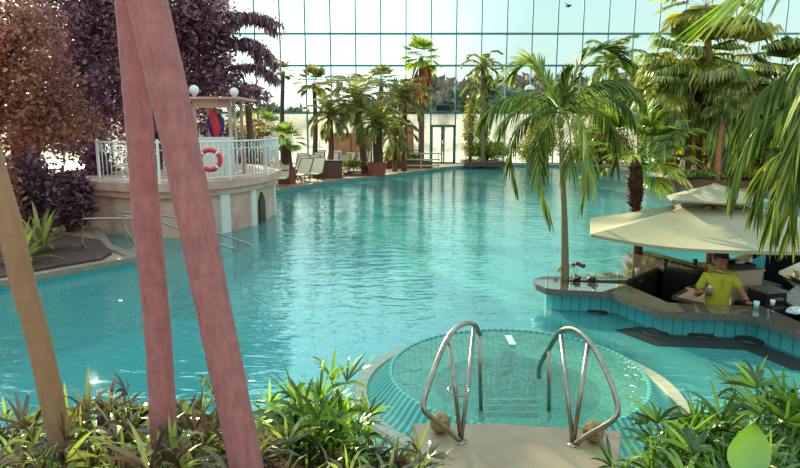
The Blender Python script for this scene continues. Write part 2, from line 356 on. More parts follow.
# ================================================================== SETTING
def fill_with_hole(outer, holes, z, name, mat):
    bm = bmesh.new(); es = []
    for loop in [outer]+holes:
        vv = [bm.verts.new((p[0], p[1], z)) for p in loop]
        for i in range(len(vv)): es.append(bm.edges.new((vv[i], vv[(i+1) % len(vv)])))
    bmesh.ops.triangle_fill(bm, edges=es, use_beauty=True)
    bmesh.ops.recalc_face_normals(bm, faces=bm.faces)
    for f in bm.faces:
        if f.normal.z < 0: f.normal_flip()
    me = bpy.data.meshes.new(name); bm.to_mesh(me); bm.free(); me.materials.append(mat)
    o = bpy.data.objects.new(name, me); COL.objects.link(o); return o
pool = [(-9, 3.5), (8, 3.5), (11.5, 5.0), (14, 9), (14.5, 16), (13.6, 21), (11.2, 23.4), (10.5, 25.6), (12.5, 27.5), (13.0, 33), (12.0, 37.6), (9, 38.7), (5.2, 38.6), (2.6, 36.2), (1.0, 33.2),
        (-.7, 30.4), (-2.7, 27.8), (-4.2, 24.6), (-5.0, 22.5), (-5.2, 19.5), (-6.5, 16.5), (-7.2, 14.6), (-5.9, 12.4), (-4.85, 11.3), (-6.2, 9.5), (-8.2, 8.0), (-9.6, 6)]
deck = fill_with_hole([(-26, -3), (26, -3), (26, 40.05), (-26, 40.05)], [pool], .12, 'floor', M['deck']); tag(deck, kind='structure')
def inset(poly, d):
    out = []; k = len(poly)
    for i in range(k):
        a, b, c = Vector(poly[i-1]), Vector(poly[i]), Vector(poly[(i+1) % k])
        n1 = Vector((-(b-a).y, (b-a).x)).normalized(); n2 = Vector((-(c-b).y, (c-b).x)).normalized(); m = (n1+n2).normalized()
        out.append(b+m*(d/max(.4, m.dot(n1))))
    return out
mb = MB(); k = len(pool)                                  # coping: a slim raised lip round the pool
o_ = inset(pool, -.15); i_ = inset(pool, .05)
vs_ = [(p[0], p[1], .124) for p in o_]+[(p[0], p[1], .16) for p in o_]+[(p[0], p[1], .16) for p in i_]+[(p[0], p[1], .06) for p in i_]
mb.add(vs_, [(r*k+i, r*k+(i+1) % k, (r+1)*k+(i+1) % k, (r+1)*k+i) for r in range(3) for i in range(k)])
tag(mb.build('trim_1', M['coping']), kind='structure')
mb = MB(); mb.add([(p[0], p[1], .12) for p in pool]+[(p[0], p[1], -1.3) for p in pool], [((i+1) % k, i, k+i, k+(i+1) % k) for i in range(k)])
tag(mb.build('wall_pool', M['poolwall']), kind='structure')
pf = fill_with_hole(pool, [], -1.25, 'floor_pool', M['pool']); tag(pf, kind='structure')
WC = Vector((1.12, 5.72, 0)); WR = 1.53
BAR_OUT = None
# glass facade ---------------------------------------------------------------
GY = 40.0; x0 = .37-1.56*16; xs = [x0+1.56*i for i in range(33)]; zs = [.12, 3.3, 6.19, 8.1, 10.3, 12.4, 14.5, 16.6, 18.7, 20.8]
win = MB()
for i, x in enumerate(xs): win.box((x, GY, (.12+20.8)/2), (.07, .16, 20.7))
for z in zs: win.box(((xs[0]+xs[-1])/2, GY-.02, z), (xs[-1]-xs[0], .18, .11))
wf = win.build('window_1', M['mullion']); tag(wf, kind='structure')
pn = MB(); pn.box(((xs[0]+xs[-1])/2, GY+.02, 12.05), (xs[-1]-xs[0], .02, 17.5)); pn.build('glass_pane', M['glass'], wf)
pn = MB(); pn.box(((xs[0]+1.93)/2, GY+.02, 1.71), (1.93-xs[0], .02, 3.18)); pn.box(((xs[-1]+3.49)/2, GY+.02, 1.71), (xs[-1]-3.49, .02, 3.18)); pn.box((2.71, GY+.02, 2.92), (1.56, .02, .76))
pn.build('misted_pane', M['fogglass'], wf)
dr = MB()
for x in (1.99, 3.43): dr.box((x, GY-.05, 1.3), (.13, .14, 2.36))
dr.box((2.71, GY-.05, 2.5), (1.56, .14, .13)); dr.box((2.71, GY-.05, .17), (1.56, .14, .1)); dr.box((2.64, GY-.05, 1.3), (.07, .12, 2.3)); dr.box((2.78, GY-.05, 1.3), (.07, .12, 2.3))
do = dr.build('door_1', M['doorframe']); tag(do, kind='structure')
pn = MB(); pn.box((2.32, GY-.05, 1.33), (.56, .02, 2.24)); pn.box((3.1, GY-.05, 1.33), (.56, .02, 2.24)); pn.build('glass_pane', M['doorglass'], do)
for x in (2.64, 2.78):
    h = MB(); h.tube([(x, GY-.13, .95), (x, GY-.13, 1.35)], .015); h.build('door_handle', M['steel'], do)
# outside ground and forest
g = MB(); g.box((0, 160, -.1), (500, 239.6, .3)); o = g.build('ground', M['frost']); tag(o, kind='structure')
def hill(pts, y, dep, mat, name):
    mb = MB(); n = len(pts); vs_ = []
    for (x, z) in pts: vs_ += [(x, y-dep, 0), (x, y, z), (x*1.1, y+dep*2, z*.9)]
    mb.add(vs_, [(3*i+j, 3*i+3+j, 3*i+4+j, 3*i+1+j) for i in range(n-1) for j in range(2)]); o = mb.build(name, mat, smooth=True); tag(o, kind='structure'); return o
M['hillside'] = plain('wooded hillside', '#a58d7c', .95, c2='#8f8a74', scale=.12, bump=.4)
hill([(-150, 2), (-60, 2.5), (-25, 3), (-12, 4), (-6, 6), (2, 8), (12, 9.5), (30, 10), (60, 10), (150, 9)], 120, 15, M['hillside'], 'hill')
rt = random.Random(11)
def tree_mesh(kind):
    mb = MB(); rnd = random.Random(kind*7+3)
    if kind == 0:
        for j in range(7):
            z = 1.2+j*1.05; r = 1.45*(1-j/8.2); n = 14; vs_ = [(0, 0, z+1.5)]
            for i in range(n):
                a = 2*PI*i/n; rr = r*(1.05 if i % 2 else .68)*rnd.uniform(.85, 1.15); vs_.append((rr*math.cos(a), rr*math.sin(a), z-.25*(i % 2)))
            mb.add(vs_, [(0, 1+i, 1+(i+1) % n) for i in range(n)])
    else:
        for j in range(10):
            blob(mb, (rnd.uniform(-1.5, 1.5), rnd.uniform(-1.3, 1.3), rnd.uniform(2.2, 7)), (1.5, 1.5, 1.5), 170, 1.5, rnd, -.4, .2)
    return mb
tm = [tree_mesh(0).mesh('conifer crown', M['pine']), tree_mesh(1).mesh('bare crown', M['baretree']), tree_mesh(2).mesh('olive crown', M['baregreen'])]
tk = MB(); tk.tube([(0, 0, -.5), (0, 0, 3.4)], [.22, .15], 7); tkm = tk.mesh('forest trunk', M['twig'])
labs = ['haze-pale conifer in the forest beyond the glass wall', 'russet leafless tree in the forest beyond the glass wall', 'olive green tree in the forest beyond the glass wall']
gps = ['conifers beyond the glass', 'russet trees beyond the glass', 'olive trees beyond the glass']
for i in range(150):
    row = i % 2; x = -45+100*(i/149)+rt.uniform(-.8, .8); y = (86 if row else 74)+rt.uniform(-3, 3); px = 400+622*x/y
    top = 103 if px < 345 else (92 if px < 380 else (78 if px < 430 else 71))
    z = D(px, top+rt.uniform(-3, 9)+(0 if row else 10), y).z
    kd = (0 if rt.random() < (.45 if row else .12) else (1 if rt.random() < .7 else 2)); s = max(.25, (z-.05)/8.6)
    t = empty('conifer_tree' if kd == 0 else 'forest_tree', (x, y, .05), rt.uniform(0, 6), labs[kd], 'tree', gps[kd])
    sx = max(s, .55) if px > 380 else s*1.1; t.scale = (sx, sx, s); put(tm[kd], 'crown', t); put(tkm, 'trunk', t)
# crane far outside
cr = empty('tower_crane', (D(338, 100, 190).x, 190, 0), 0, 'tower crane with a long jib standing far beyond the glass', 'crane')
cz = D(338, 80, 190).z
b = MB(); b.box((0, 0, cz/2), (.9, .9, cz)); b.build('mast', M['hillside'], cr)
b = MB(); b.tube([(-3.5, 0, cz), (11, 0, cz-.4)], .35, 4); b.tube([(-3.5, 0, cz), (0, 0, cz+2.4), (11, 0, cz-.3)], .12, 4)
for i in range(14): b.tube([(i*.8-.4, 0, cz), (i*.8, 0, cz+max(.3, 1.8-i*.13))], .09, 3)
b.build('jib', M['hillside'], cr); b = MB(); b.box((.9, 0, cz-1.3), (1.2, 1.2, 1.6)); b.build('cab', M['hillside'], cr)
# ================================================================== WATER
# ================================================================== WHIRLPOOL
wp = empty('whirlpool', (WC.x, WC.y, 0), 0, 'round sunken whirlpool with teal grooved gutter and pale stone rim', 'whirlpool')
b = MB(); b.lathe([(1.43, .0), (1.445, .035), (1.555, .04), (1.575, .01), (1.575, -1.25)], 96); b.build('stone_rim', M['rim'], wp, smooth=False)
b = MB(); b.lathe([(1.19, .19), (1.20, .215), (1.225, .215), (1.26, .18), (1.36, .07), (1.44, .01)], 96); b.build('overflow_gutter', M['gutter'], wp)
M['basin'] = tilemat('whirlpool mosaic', '#5fa893', '#6db39c', '#478a79', .06, .06, .006, .4)
M['basinseat'] = tilemat('whirlpool seat mosaic', '#74b8a0', '#80c1a9', '#559a85', .06, .06, .006, .4)
b = MB(); b.lathe([(1.20, .20), (1.10, .11), (.80, .03)], 72); b.build('bench', M['basinseat'], wp)
b = MB(); b.lathe([(.80, .03), (.76, -.35), (.001, -.40)], 72); b.build('basin', M['basin'], wp)
b = MB(); b.lathe([(.80, .045), (.83, .05), (.83, .02)], 72); b.build('bench_edge', M['poolwall'], wp)
b = MB(); b.lathe([(1.20, .203), (.6, .203), (.001, .203)], 72); o = b.build('whirlpool_water', M['whirlwater'], wp)
b = MB(); lp = G(510, 341, .2); b.box((G(510, 341, .2).x-WC.x, G(510, 341, .2).y-WC.y-.02, .218), (.075, .30, .012)); b.build('skimmer_plate', M['white'], wp)
b = MB(); q = G(509, 352, .1)-WC; b.lathe([(.001, .09), (.07, .09), (.08, .0)], 20, (q.x, q.y, 0)); b.build('jet_nozzle', M['dark'], wp)
for i in range(4):                                       # steps between the rails
    z = (.13, .03, -.07, -.17)[i]; p = G(511, (415.5, 409, 402.5, 396)[i], z); b = MB()
    b.box((p.x-WC.x, p.y-WC.y-.08, z-.2), (.50, .17, .4)); o = b.build('step', M['basinseat'], wp)
    e = MB(); e.box((p.x-WC.x, p.y-WC.y+.0, z+.004), (.50, .07, .014)); e.build('step_edge', M['dark'], o)
# ================================================================== PLATFORM + RAILS
pz = .30
pa, pb2 = G(415, 423.5, pz), G(619, 431.6, pz); pm = G(500, 424.3, pz)
pp = [(G(423, 520, pz).x, G(423, 520, pz).y), (G(608, 520, pz).x, G(608, 520, pz).y), (pb2.x, pb2.y), (pm.x, pm.y), (pa.x, pa.y)]
b = MB(); b.prism(pp, -1.24, pz-.09); pl = b.build('stone_platform', M['poolwall']); tag(pl, 'tan stone entry platform at the near side of the whirlpool', 'platform')
b = MB(); cx = sum(p[0] for p in pp)/5; cy = sum(p[1] for p in pp)/5
b.prism([(p[0]+(p[0]-cx)*.03, p[1]+(p[1]-cy)*.03) for p in pp], pz-.09, pz); b.build('stone_slab', M['stone'], pl, bevel=.012)
def rail(ctrl, base, struts, post, nm_lab):
    t = empty('handrail', base, 0, nm_lab, 'handrail'); B = Vector(base)
    L_ = lambda pts: [p-B for p in pts]
    b = MB(); b.tube(curve_pts(L_(ctrl), 40), .020, 12); b.build('rail', M['steel'], t, smooth=True)
    for s_ in struts: b = MB(); b.tube(L_([base]+[s_]), .016, 10); b.build('strut', M['steel'], t, smooth=True)
    b = MB(); b.tube(L_(post), .017, 10); b.build('post', M['steel'], t, smooth=True)
    b = MB(); b.lathe([(.001, .012), (.04, .012), (.043, .0)], 18); b.build('floor_flange', M['steel'], t, smooth=True)
    return t
bl = G(461, 442, pz); br = G(573, 445, pz)
yl = bl.y; yr = br.y
rail([bl, D(445, 428, yl-.04), D(427, 414, yl-.12), D(423.5, 403, yl-.10), D(431, 378, yl), D(443, 347, yl+.2), D(453, 331, yl+.35), D(464, 324, yl+.5), D(474, 325, yl+.62), D(480, 334, yl+.72)],
     bl, [D(450, 343, yl+.25), D(474, 328, yl+.6)], [D(479.5, 333, yl+.72), D(481, 418, yl+.72)], 'curved steel handrail carrying a small ring, on stone platform')
rail([br, D(588, 435, yr-.04), D(612, 421, yr-.12), D(618, 408, yr-.10), D(611, 383, yr), D(598, 355, yr+.2), D(586, 338, yr+.35), D(573, 329, yr+.5), D(560, 332, yr+.62), D(549, 349, yr+.75), D(540, 365, yr+.85), D(539, 378, yr+.86)],
     br, [D(561, 335, yr+.55), D(588, 344, yr+.3)], [D(549, 349, yr+.75), D(549, 420, yr+.75)], 'curved steel handrail without a ring, beside the bar')
rc = D(458.5, 390, yl+.14)
b = MB(); b.tube([rc+Vector((.075*math.cos(a*PI/12), .075*math.sin(a*PI/12)*.9, .015*math.sin(a*PI/12))) for a in range(24)], .006, 8, closed=True)
tag(b.build('steel_ring', M['steel'], smooth=True), 'thin steel ring hooped round the handrail struts', 'ring')
for (px, py, lb) in ((440, 423, 'rough brown coir ball beside the ringed handrail'), (593, 432, 'rough brown coir ball beside the handrail nearer the bar')):
    c = G(px, py+9, pz); r_ = .078; b = MB(); b.ball((0, 0, 0), r_, 28, 20); 
    b.v = [tuple(Vector(v)*R.uniform(.975, 1.02)) for v in b.v]
    o = b.build('coir_ball', M['ball'], smooth=True); o.location = (c.x, c.y, pz+r_*.98); tag(o, lb, 'ball')
# ================================================================== BAR
bz = .34
def GB(px, py, z=bz): p = G(px, py, z); return (p.x, p.y)
front = [(533, 279.5), (536, 284), (545, 288), (560, 289.8), (580, 290.5), (611, 292.5), (659, 311), (750, 315), (800, 332)]
outer = [GB(*p) for p in front]; e1 = outer[-1]
outer += [(e1[0]+.9, e1[1]-.35), (e1[0]+2.4, e1[1]+.4), (8.3, 9.0), (8.6, 11.6), (7.4, 12.8)]
back = [(756, 250), (740, 256), (720, 262), (690, 262), (664, 255), (650, 251), (630, 252.5), (621, 258), (629, 269), (600, 274), (570, 275), (545, 275.5)]
outer += [GB(*p) for p in back]
inner = [GB(*p) for p in [(563, 281.8), (625, 284), (668, 302.5), (704, 304.5), (762, 306), (800, 322)]]+[(e1[0]+.75, e1[1]+.25), (e1[0]+1.8, e1[1]+1.0), (7.6, 9.2), (7.7, 11.2), (6.9, 11.9)]
inner += [GB(*p) for p in [(752, 262), (722, 269), (690, 269.5), (664, 266), (645, 259), (658, 267), (626, 280), (563, 280.2)]]
bar = empty('swim_up_bar', (outer[0][0], outer[0][1], 0), 0, 'swim-up bar island with polished brown counter and turquoise tiled wall', 'bar')
BO = Vector((outer[0][0], outer[0][1], 0)); sh = lambda pl_: [(p[0]-BO.x, p[1]-BO.y) for p in pl_]
so, si = sh(outer), sh(inner)
top = fill_with_hole(so, [si], bz, 'countertop', M['granite']); top.parent = bar
def skirt_(poly, z0, z1, name, mat, parent, flip=False):
    b = MB(); k = len(poly); b.add([(p[0], p[1], z1) for p in poly]+[(p[0], p[1], z0) for p in poly], [(((i+1) % k, i, k+i, k+(i+1) % k) if flip else (i, (i+1) % k, k+(i+1) % k, k+i)) for i in range(k)]); return b.build(name, mat, parent)
skirt_(so, bz-.085, bz, 'counter_edge', M['granedge'], bar); skirt_(si, bz-.06, bz, 'counter_inner_edge', M['granedge'], bar)
so2 = inset(so, .16) if sum(so[i-1][0]*so[i][1]-so[i][0]*so[i-1][1] for i in range(len(so))) > 0 else inset(so, -.16)
skirt_(so2, -1.24, bz-.05, 'tiled_wall', M['barwall'], bar)
# guard for tips: keep the inner wall straight down
skirt_(si, -.8, bz-.05, 'inner_wall', M['dark'], bar)
f_ = fill_with_hole(si, [], -.8, 'bar_floor', M['dark']); f_.parent = bar
fr_ = [Vector(p) for p in outer[3:9]]+[Vector((e1[0]+.9, e1[1]-.35))]
led = [(p.x, p.y) for p in fr_]; led[2] = tuple((Vector(led[2])*.45+Vector(led[3])*.55))
def offs(pl_, d):
    out = []
    for i, p in enumerate(pl_):
        a = Vector(pl_[max(i-1, 0)]); c = Vector(pl_[min(i+1, len(pl_)-1)]); t = (c-a).normalized(); out.append((p[0]+t.y*d, p[1]-t.x*d))
    return out
l1, l2 = offs(led[2:], -.1), offs(led[2:], .30)
b = MB(); b.prism([(p[0]-BO.x, p[1]-BO.y) for p in l1+l2[::-1]], -.34, .012); b.build('foot_ledge', M['dark'], bar)
l1, l2 = offs(led[2:], -.1), offs(led[2:], .33)
b = MB(); b.prism([(p[0]-BO.x, p[1]-BO.y) for p in l1+l2[::-1]], -1.24, -.341); b.build('tiled_plinth', M['poolwall'], bar)
stl = ['round brown stool under the bar tip, beside the slender palm', 'round brown stool at the outward bend of the bar', 'round brown stool in front of the barman', 'round brown stool nearest the cups on the bar']
for (px, py), lb in zip(((597, 309), (655, 331), (700, 332.5), (750, 338)), stl):
    c = G(px, py, .03); t = empty('bar_stool', (c.x, c.y, -1.265), 0, lb, 'stool', None)
    b = MB(); b.lathe([(.001, 1.30), (.13, 1.30), (.16, 1.285), (.165, 1.26), (.15, 1.235), (.001, 1.235)], 24); b.build('seat', M['dark'], t, smooth=True)
    b = MB(); b.tube([(0, 0, 0), (0, 0, 1.24)], .035, 12); b.build('post', M['steel'], t); b = MB(); b.lathe([(.001, .03), (.14, .03), (.15, 0)], 20); b.build('foot_plate', M['steel'], t)
# things behind the counter
def boxy(name, mat, c, size, rz, label, cat, group=None, bev=.01, parts=()):
    t = empty(name, (c[0], c[1], c[2]), rz, label, cat, group)
    b = MB(); b.box((0, 0, size[2]/2), size); b.build('body', mat, t, bevel=bev)
    for (nm, mt, pc, ps) in parts: b = MB(); b.box(pc, ps); b.build(nm, mt, t, bevel=.004)
    return t
FL = -.8
c = D(757, 268, 9.0)
boxy('counter_cabinet', M['purplewood'], (c.x-.02, 9.0, FL), (.5, .5, 1.05), .28, 'dark plum cabinet beside the cream block behind the barman', 'cabinet', parts=(('door', M['purplewood'], (-.12, -.26, .5), (.22, .02, .9)), ('door', M['purplewood'], (.12, -.26, .5), (.22, .02, .9)), ('handle', M['steel'], (-.04, -.275, .6), (.015, .02, .12)), ('handle', M['steel'], (.04, -.275, .6), (.015, .02, .12))))
c = D(738, 268, 9.0)
boxy('cream_counter_block', M['cream'], (c.x-.04, 9.0, FL), (.52, .5, 1.255), .28, 'cream block with dark tray on top, behind the barman', 'counter block', parts=(('top_slab', M['cream'], (0, 0, 1.27), (.56, .54, .03)),))
ty = 9.0; tz = FL+.955+.335
b = MB(); b.box((0, 0, .012), (.42, .34, .02)); b.box((-.2, 0, .03), (.015, .34, .05)); b.box((.2, 0, .03), (.015, .34, .05)); b.box((0, .17, .03), (.42, .015, .05)); b.box((0, -.17, .03), (.42, .015, .05))
o = b.build('serving_tray', M['black']); o.location = (c.x-.05, ty, tz); o.rotation_euler = (0, 0, .28); tag(o, 'black serving tray on the cream block behind the barman', 'tray')
o = empty('folded_napkin', (c.x+.02, ty, tz+.03), .3, 'small white napkin heap lying in the black tray', 'napkin'); b = MB(); b.ball((0, 0, .03), .06, 12, 8, (1.3, 1, .5)); b.build('cloth', M['paper'], o)
# lighter work tops at lower level
def slabtop(pxs, z, name, lab, mat='cream', cat='worktop'):
    pts = [G(x, y, z) for x, y in pxs]; c0 = sum(pts, Vector())/len(pts); t = empty(name, (c0.x, c0.y, FL), 0, lab, cat)
    b = MB(); b.prism([(p.x-c0.x, p.y-c0.y) for p in pts], z-FL-.05, z-FL); b.build('top', M[mat], t)
    b = MB(); b.prism([((p.x-c0.x)*.85, (p.y-c0.y)*.85) for p in pts], 0, z-FL-.05); b.build('base', M['dark'], t); return t
M['worktop'] = plain('brushed worktop', '#8c7d70', .25, c2='#75685e', scale=8)
slabtop([(672, 296), (690, 285), (703, 283), (712, 300), (704, 303)], .1, 'low_worktop', 'light brown low worktop beside the barman holding arm', 'worktop')
slabtop([(688, 277), (696, 272), (712, 272), (712, 279)], .1, 'side_worktop', 'small brown worktop beyond the barman shoulder', 'worktop')
slabtop([(780, 298), (800, 283), (828, 290), (815, 318)], .16, 'drinks_worktop', 'pale worktop with crumpled white paper at the picture edge', 'worktop')
slabtop([(779, 271), (800, 262), (830, 262), (830, 285), (800, 280)], .22, 'round_side_worktop', 'pale green worktop with a small cream box on it', 'worktop')
c = D(765, 278, 8.3); boxy('coffee_machine', M['black'], (c.x+.08, 8.35, FL+.9), (.34, .34, .2), .2, 'dark coffee machine behind the bar with flat top', 'coffee machine', parts=(('top_plate', M['worktop'], (0, 0, .21), (.38, .38, .02)), ('spout', M['steel'], (0, -.19, .12), (.14, .06, .04)), ('drip_tray', M['steel'], (0, -.21, .01), (.26, .1, .02))))
boxy('under_counter_fridge', M['black'], (c.x+.1, 8.35, FL), (.6, .55, .895), .2, 'black under-counter fridge below the coffee machine', 'fridge', parts=(('door', M['navy'], (0, -.285, .45), (.54, .03, .8)), ('handle', M['steel'], (.2, -.31, .6), (.02, .02, .3))))
c = G(768, 300, .0); boxy('bar_sink_unit', M['dark'], (c.x, c.y+.15, FL), (.75, .35, .8), -.3, 'dark sink unit with a white cup beside the barman hand', 'sink', parts=(('basin', M['navy'], (0, 0, .795), (.4, .22, .02)), ('tap', M['steel'], (0, .13, .9), (.02, .02, .2))))
t = empty('napkin_holder', (G(770, 287, .12).x, G(770, 287, .12).y, .02), .3, 'small holder with upright white napkin by the sink', 'napkin holder')
b = MB(); b.box((0, 0, .01), (.12, .08, .02)); b.build('base', M['steel'], t); b = MB(); b.add([(-.04, 0, .02), (.04, 0, .02), (.015, .01, .13), (.03, .02, .02)], [(0, 1, 2), (1, 3, 2), (3, 0, 2)]); b.build('napkin', M['paper'], t)
t = empty('paper_bundle', (G(797, 312, .18).x, G(797, 312, .18).y, .162), .3, 'crumpled white paper heap on the pale worktop', 'paper')
b = MB(); b.ball((0, 0, .035), .1, 14, 9, (1.4, 1, .4)); b.v = [(v[0]*R.uniform(.8, 1.2), v[1]*R.uniform(.8, 1.2), max(0, v[2]*R.uniform(.7, 1.3))) for v in b.v]; b.build('sheets', M['paper'], t)
b = MB(); b.box((0, 0, .035), (.07, .06, .07)); o = b.build('sugar_box', M['cream'], bevel=.005); o.location = (G(796, 275, .22).x, G(796, 275, .22).y, .222); tag(o, 'small cream sugar box on the pale green worktop', 'box')
def cupmesh(r, h): b = MB(); b.lathe([(.001, 0), (r*.75, 0), (r, h), (r*.92, h), (r*.68, .01), (.001, .01)], 16); return b
def place(b, name, mat, loc, lab, cat, group=None): o = b.build(name, mat, smooth=True); o.location = loc; return tag(o, lab, cat, group)
p = G(757, 309, bz); place(cupmesh(.035, .09), 'mint_cup', M['mint'], (p.x, p.y+.02, bz+.001), 'pale mint cup held in the barman outstretched hand', 'cup')
p = G(768, 316, bz); place(cupmesh(.03, .08), 'drinking_glass', M['glassware'], (p.x, p.y, bz+.001), 'clear glass on the counter by the mint cup', 'glass')
p = G(771, 304, bz); place(cupmesh(.03, .07), 'white_cup', M['white'], (p.x-.02, p.y-.06, bz+.001), 'small white cup behind the clear glass on the counter', 'cup')
p = G(600, 283.7, bz)
for i, (px, py, lb) in enumerate(((637, 274, 'white candle cup on the counter next to the dark-based palm'), (669, 268, 'first white cup on the rear counter, near the orange pole'), (697, 267.5, 'second white cup on the rear counter, near the orange pole'))[:1]):
    p = G(px, py, bz); place(cupmesh(.035, .09), 'candle_cup', M['white'], (p.x, p.y, bz+.001), lb, 'candle')
for px, lb in ((665.5, 'clear tumbler on the rear counter, one farther from barman'), (695, 'clear tumbler on the rear counter just behind barman')):
    p = G(px, 266, bz); place(cupmesh(.035, .11), 'tumbler', M['glassware'], (p.x, p.y, bz+.001), lb, 'glass')
# table lamp / small black ornament
p = G(641, 281.5, bz); t = empty('menu_stand', (p.x, p.y, bz+.001), 0, 'tiny black cross-shaped menu stand on the pale counter', 'menu stand')
b = MB(); b.lathe([(.001, .01), (.03, .01), (.03, 0)], 12); b.build('base', M['black'], t); b = MB(); b.tube([(0, 0, .0), (0, 0, .13)], .008, 6); b.box((0, 0, .075), (.09, .015, .03)); b.build('holder', M['black'], t)
# flowers round the slender palm
def flowers(name, c, lab, arr, arch):
    t = empty(name, c, 0, lab, 'flower arrangement'); b = MB(); b.lathe([(.001, .001), (.05, .001), (.06, .05), (.045, .07), (.001, .06)], 14); b.build('pot', M['dark'], t)
    b = MB()
    for k_ in range(7): lance(b, (0, 0, .05), (R.uniform(-1, 1), R.uniform(-1, 1), .4), .13, .018, .5)
    b.build('leaf', M['hedge'], t)
    for pts, mt in arch:
        s_ = MB(); s_.tube(pts, .004, 5); so_ = s_.build('stem', M['stem'], t)
        f = MB()
        for q in pts[-4:]:
            for a in range(5):
                an = a*1.256; f.ball(Vector(q)+Vector((math.cos(an)*.02, R.uniform(-.02, .02), math.sin(an)*.02)), .016, 7, 5, (1, .5, 1))
        f.build('blossom', mt, so_)
    return t
c = G(577, 281, bz); flowers('orchid_arrangement', (c.x, c.y+.02, bz+.001), 'orchids in cream and dark red beside the slender palm trunk', None,
    [([(0, 0, .05), (-.05, 0, .16), (-.13, 0, .215), (-.19, .0, .20), (-.235, 0, .18), (-.27, 0, .155)], M['petalcream']), ([(0, 0, .05), (0, 0, .17), (-.06, 0, .23), (.0, 0, .25), (.04, 0, .23), (.09, 0, .215)], M['petalred'])])
c = G(592, 282, bz); flowers('leafy_table_plant', (c.x, c.y+.02, bz+.001), 'small leafy cream-flowered plant in the dark counter slot', None, [([(0, 0, .05), (.01, 0, .07), (.03, 0, .08), (.05, 0, .08), (.06, 0, .07), (.07, 0, .06)], M['petalcream'])])
ww = fill_with_hole(pool, [[(WC.x+(WR+.02)*math.cos(2*PI*i/64), WC.y+(WR+.02)*math.sin(2*PI*i/64)) for i in range(64)], inner], 0, 'water', M['water'])
tag(ww, kind='structure')
# ================================================================== UMBRELLA
UC = Vector((4.75, 9.35, 0)); um = empty('bar_umbrella', (UC.x, UC.y, FL), 0, 'large cream two-tier umbrella shading the swim-up bar', 'umbrella')
A_ = Vector((2.68, 8.6, 0))-UC; B_ = G(752, 254, 1.0)-UC; Z_ = G(591, 218.5, 1.03)-UC; az_ = math.atan2(Z_.y, Z_.x)
aa = math.atan2(A_.y, A_.x); ab = math.atan2(B_.y, B_.x)
angs = [aa+(ab-aa)*i for i in range(6)] if 0 < (ab-aa) < 2 else [aa+PI/3*i for i in range(6)]
RU = 2.08
def umv(a, r, z): return Vector((r*math.cos(a), r*math.sin(a), z-FL))
angs = [az_, aa, ab, ab+PI*.36, ab+PI*.70, ab+PI*1.04]
angs = [(a % (2*PI)) for a in angs]; angs.sort()
rr_ = {}
for a in angs: rr_[a] = RU
rr_[az_ % (2*PI)] = math.hypot(Z_.x, Z_.y)
rr_[aa % (2*PI)] = math.hypot(A_.x, A_.y); rr_[ab % (2*PI)] = math.hypot(B_.x, B_.y)
b = MB(); n = 6; NS = 8
def edgept(i, u, rf):
    a, c = angs[i], angs[(i+1) % n]; p = umv(a, rr_[a], 0)*(1-u)+umv(c, rr_[c], 0)*u; return p*1.0*rf
ZR = 1.04
for i in range(n):
    rows = []
    for j in range(NS+1):
        t_ = j/NS; rf = .26+.74*t_; row = []
        for k_ in range(9):
            u = k_/8; p = edgept(i, u, rf); sag = .09*math.sin(PI*u)*math.sin(PI*t_*.5)
            row.append(Vector((p.x, p.y, 1.345-(1.345-ZR)*t_**1.05-sag*.7-.02*math.sin(PI*t_)-FL)))
        rows.append(row)
    row = [v+Vector((v.x*.004, v.y*.004, -.04)) for v in rows[-1]]; rows.append(row)
    vs_ = [v for r_ in rows for v in r_]; b.add(vs_, [(r_*9+c_, r_*9+c_+1, r_*9+c_+10, r_*9+c_+9) for r_ in range(len(rows)-1) for c_ in range(8)])
b.build('canopy', M['canvas'], um, solid=.006)
b = MB()
for i in range(n):
    vs_ = []
    for t_, z in ((0, 1.68), (.5, 1.575), (1, 1.47), (1.0, 1.445)):
        for u in (0, .5, 1):
            p = edgept(i, u, .37*t_+.001); vs_.append((p.x, p.y, z-FL))
    b.add(vs_, [(r_*3+c_, r_*3+c_+1, r_*3+c_+4, r_*3+c_+3) for r_ in range(3) for c_ in range(2)])
b.build('top_vent', M['canvas'], um, solid=.006)
b = MB(); b.tube([(0, 0, 0), (0, 0, 1.68-FL)], .045, 16); b.build('pole', M['wood'], um, smooth=True)
b = MB(); b.lathe([(.001, .04), (.28, .04), (.3, .0)], 20); b.build('base_plate', M['dark'], um)
b = MB(); b.lathe([(.001, 1.66-FL), (.06, 1.66-FL), (.06, 1.58-FL)], 16); b.build('hub', M['dark'], um)
for a in angs:
    b = MB(); b.tube([umv(a, .05, 1.36), umv(a, rr_[a]*.97, ZR-.03)], .014, 6); b.build('rib', M['wood'], um)
    b = MB(); b.tube([umv(a, .06, .85), umv(a, rr_[a]*.5, 1.17)], .011, 6); b.build('strut', M['wood'], um)
c = D(714, 258, 10.2); t = empty('orange_post', (c.x, 10.2, FL), 0, 'short orange wooden post behind the barman head', 'post'); b = MB(); b.box((0, 0, .69), (.09, .09, 1.38)); b.build('shaft', M['wood'], t, bevel=.005); b = MB(); b.box((0, 0, .01), (.16, .16, .03)); b.build('foot', M['dark'], t)
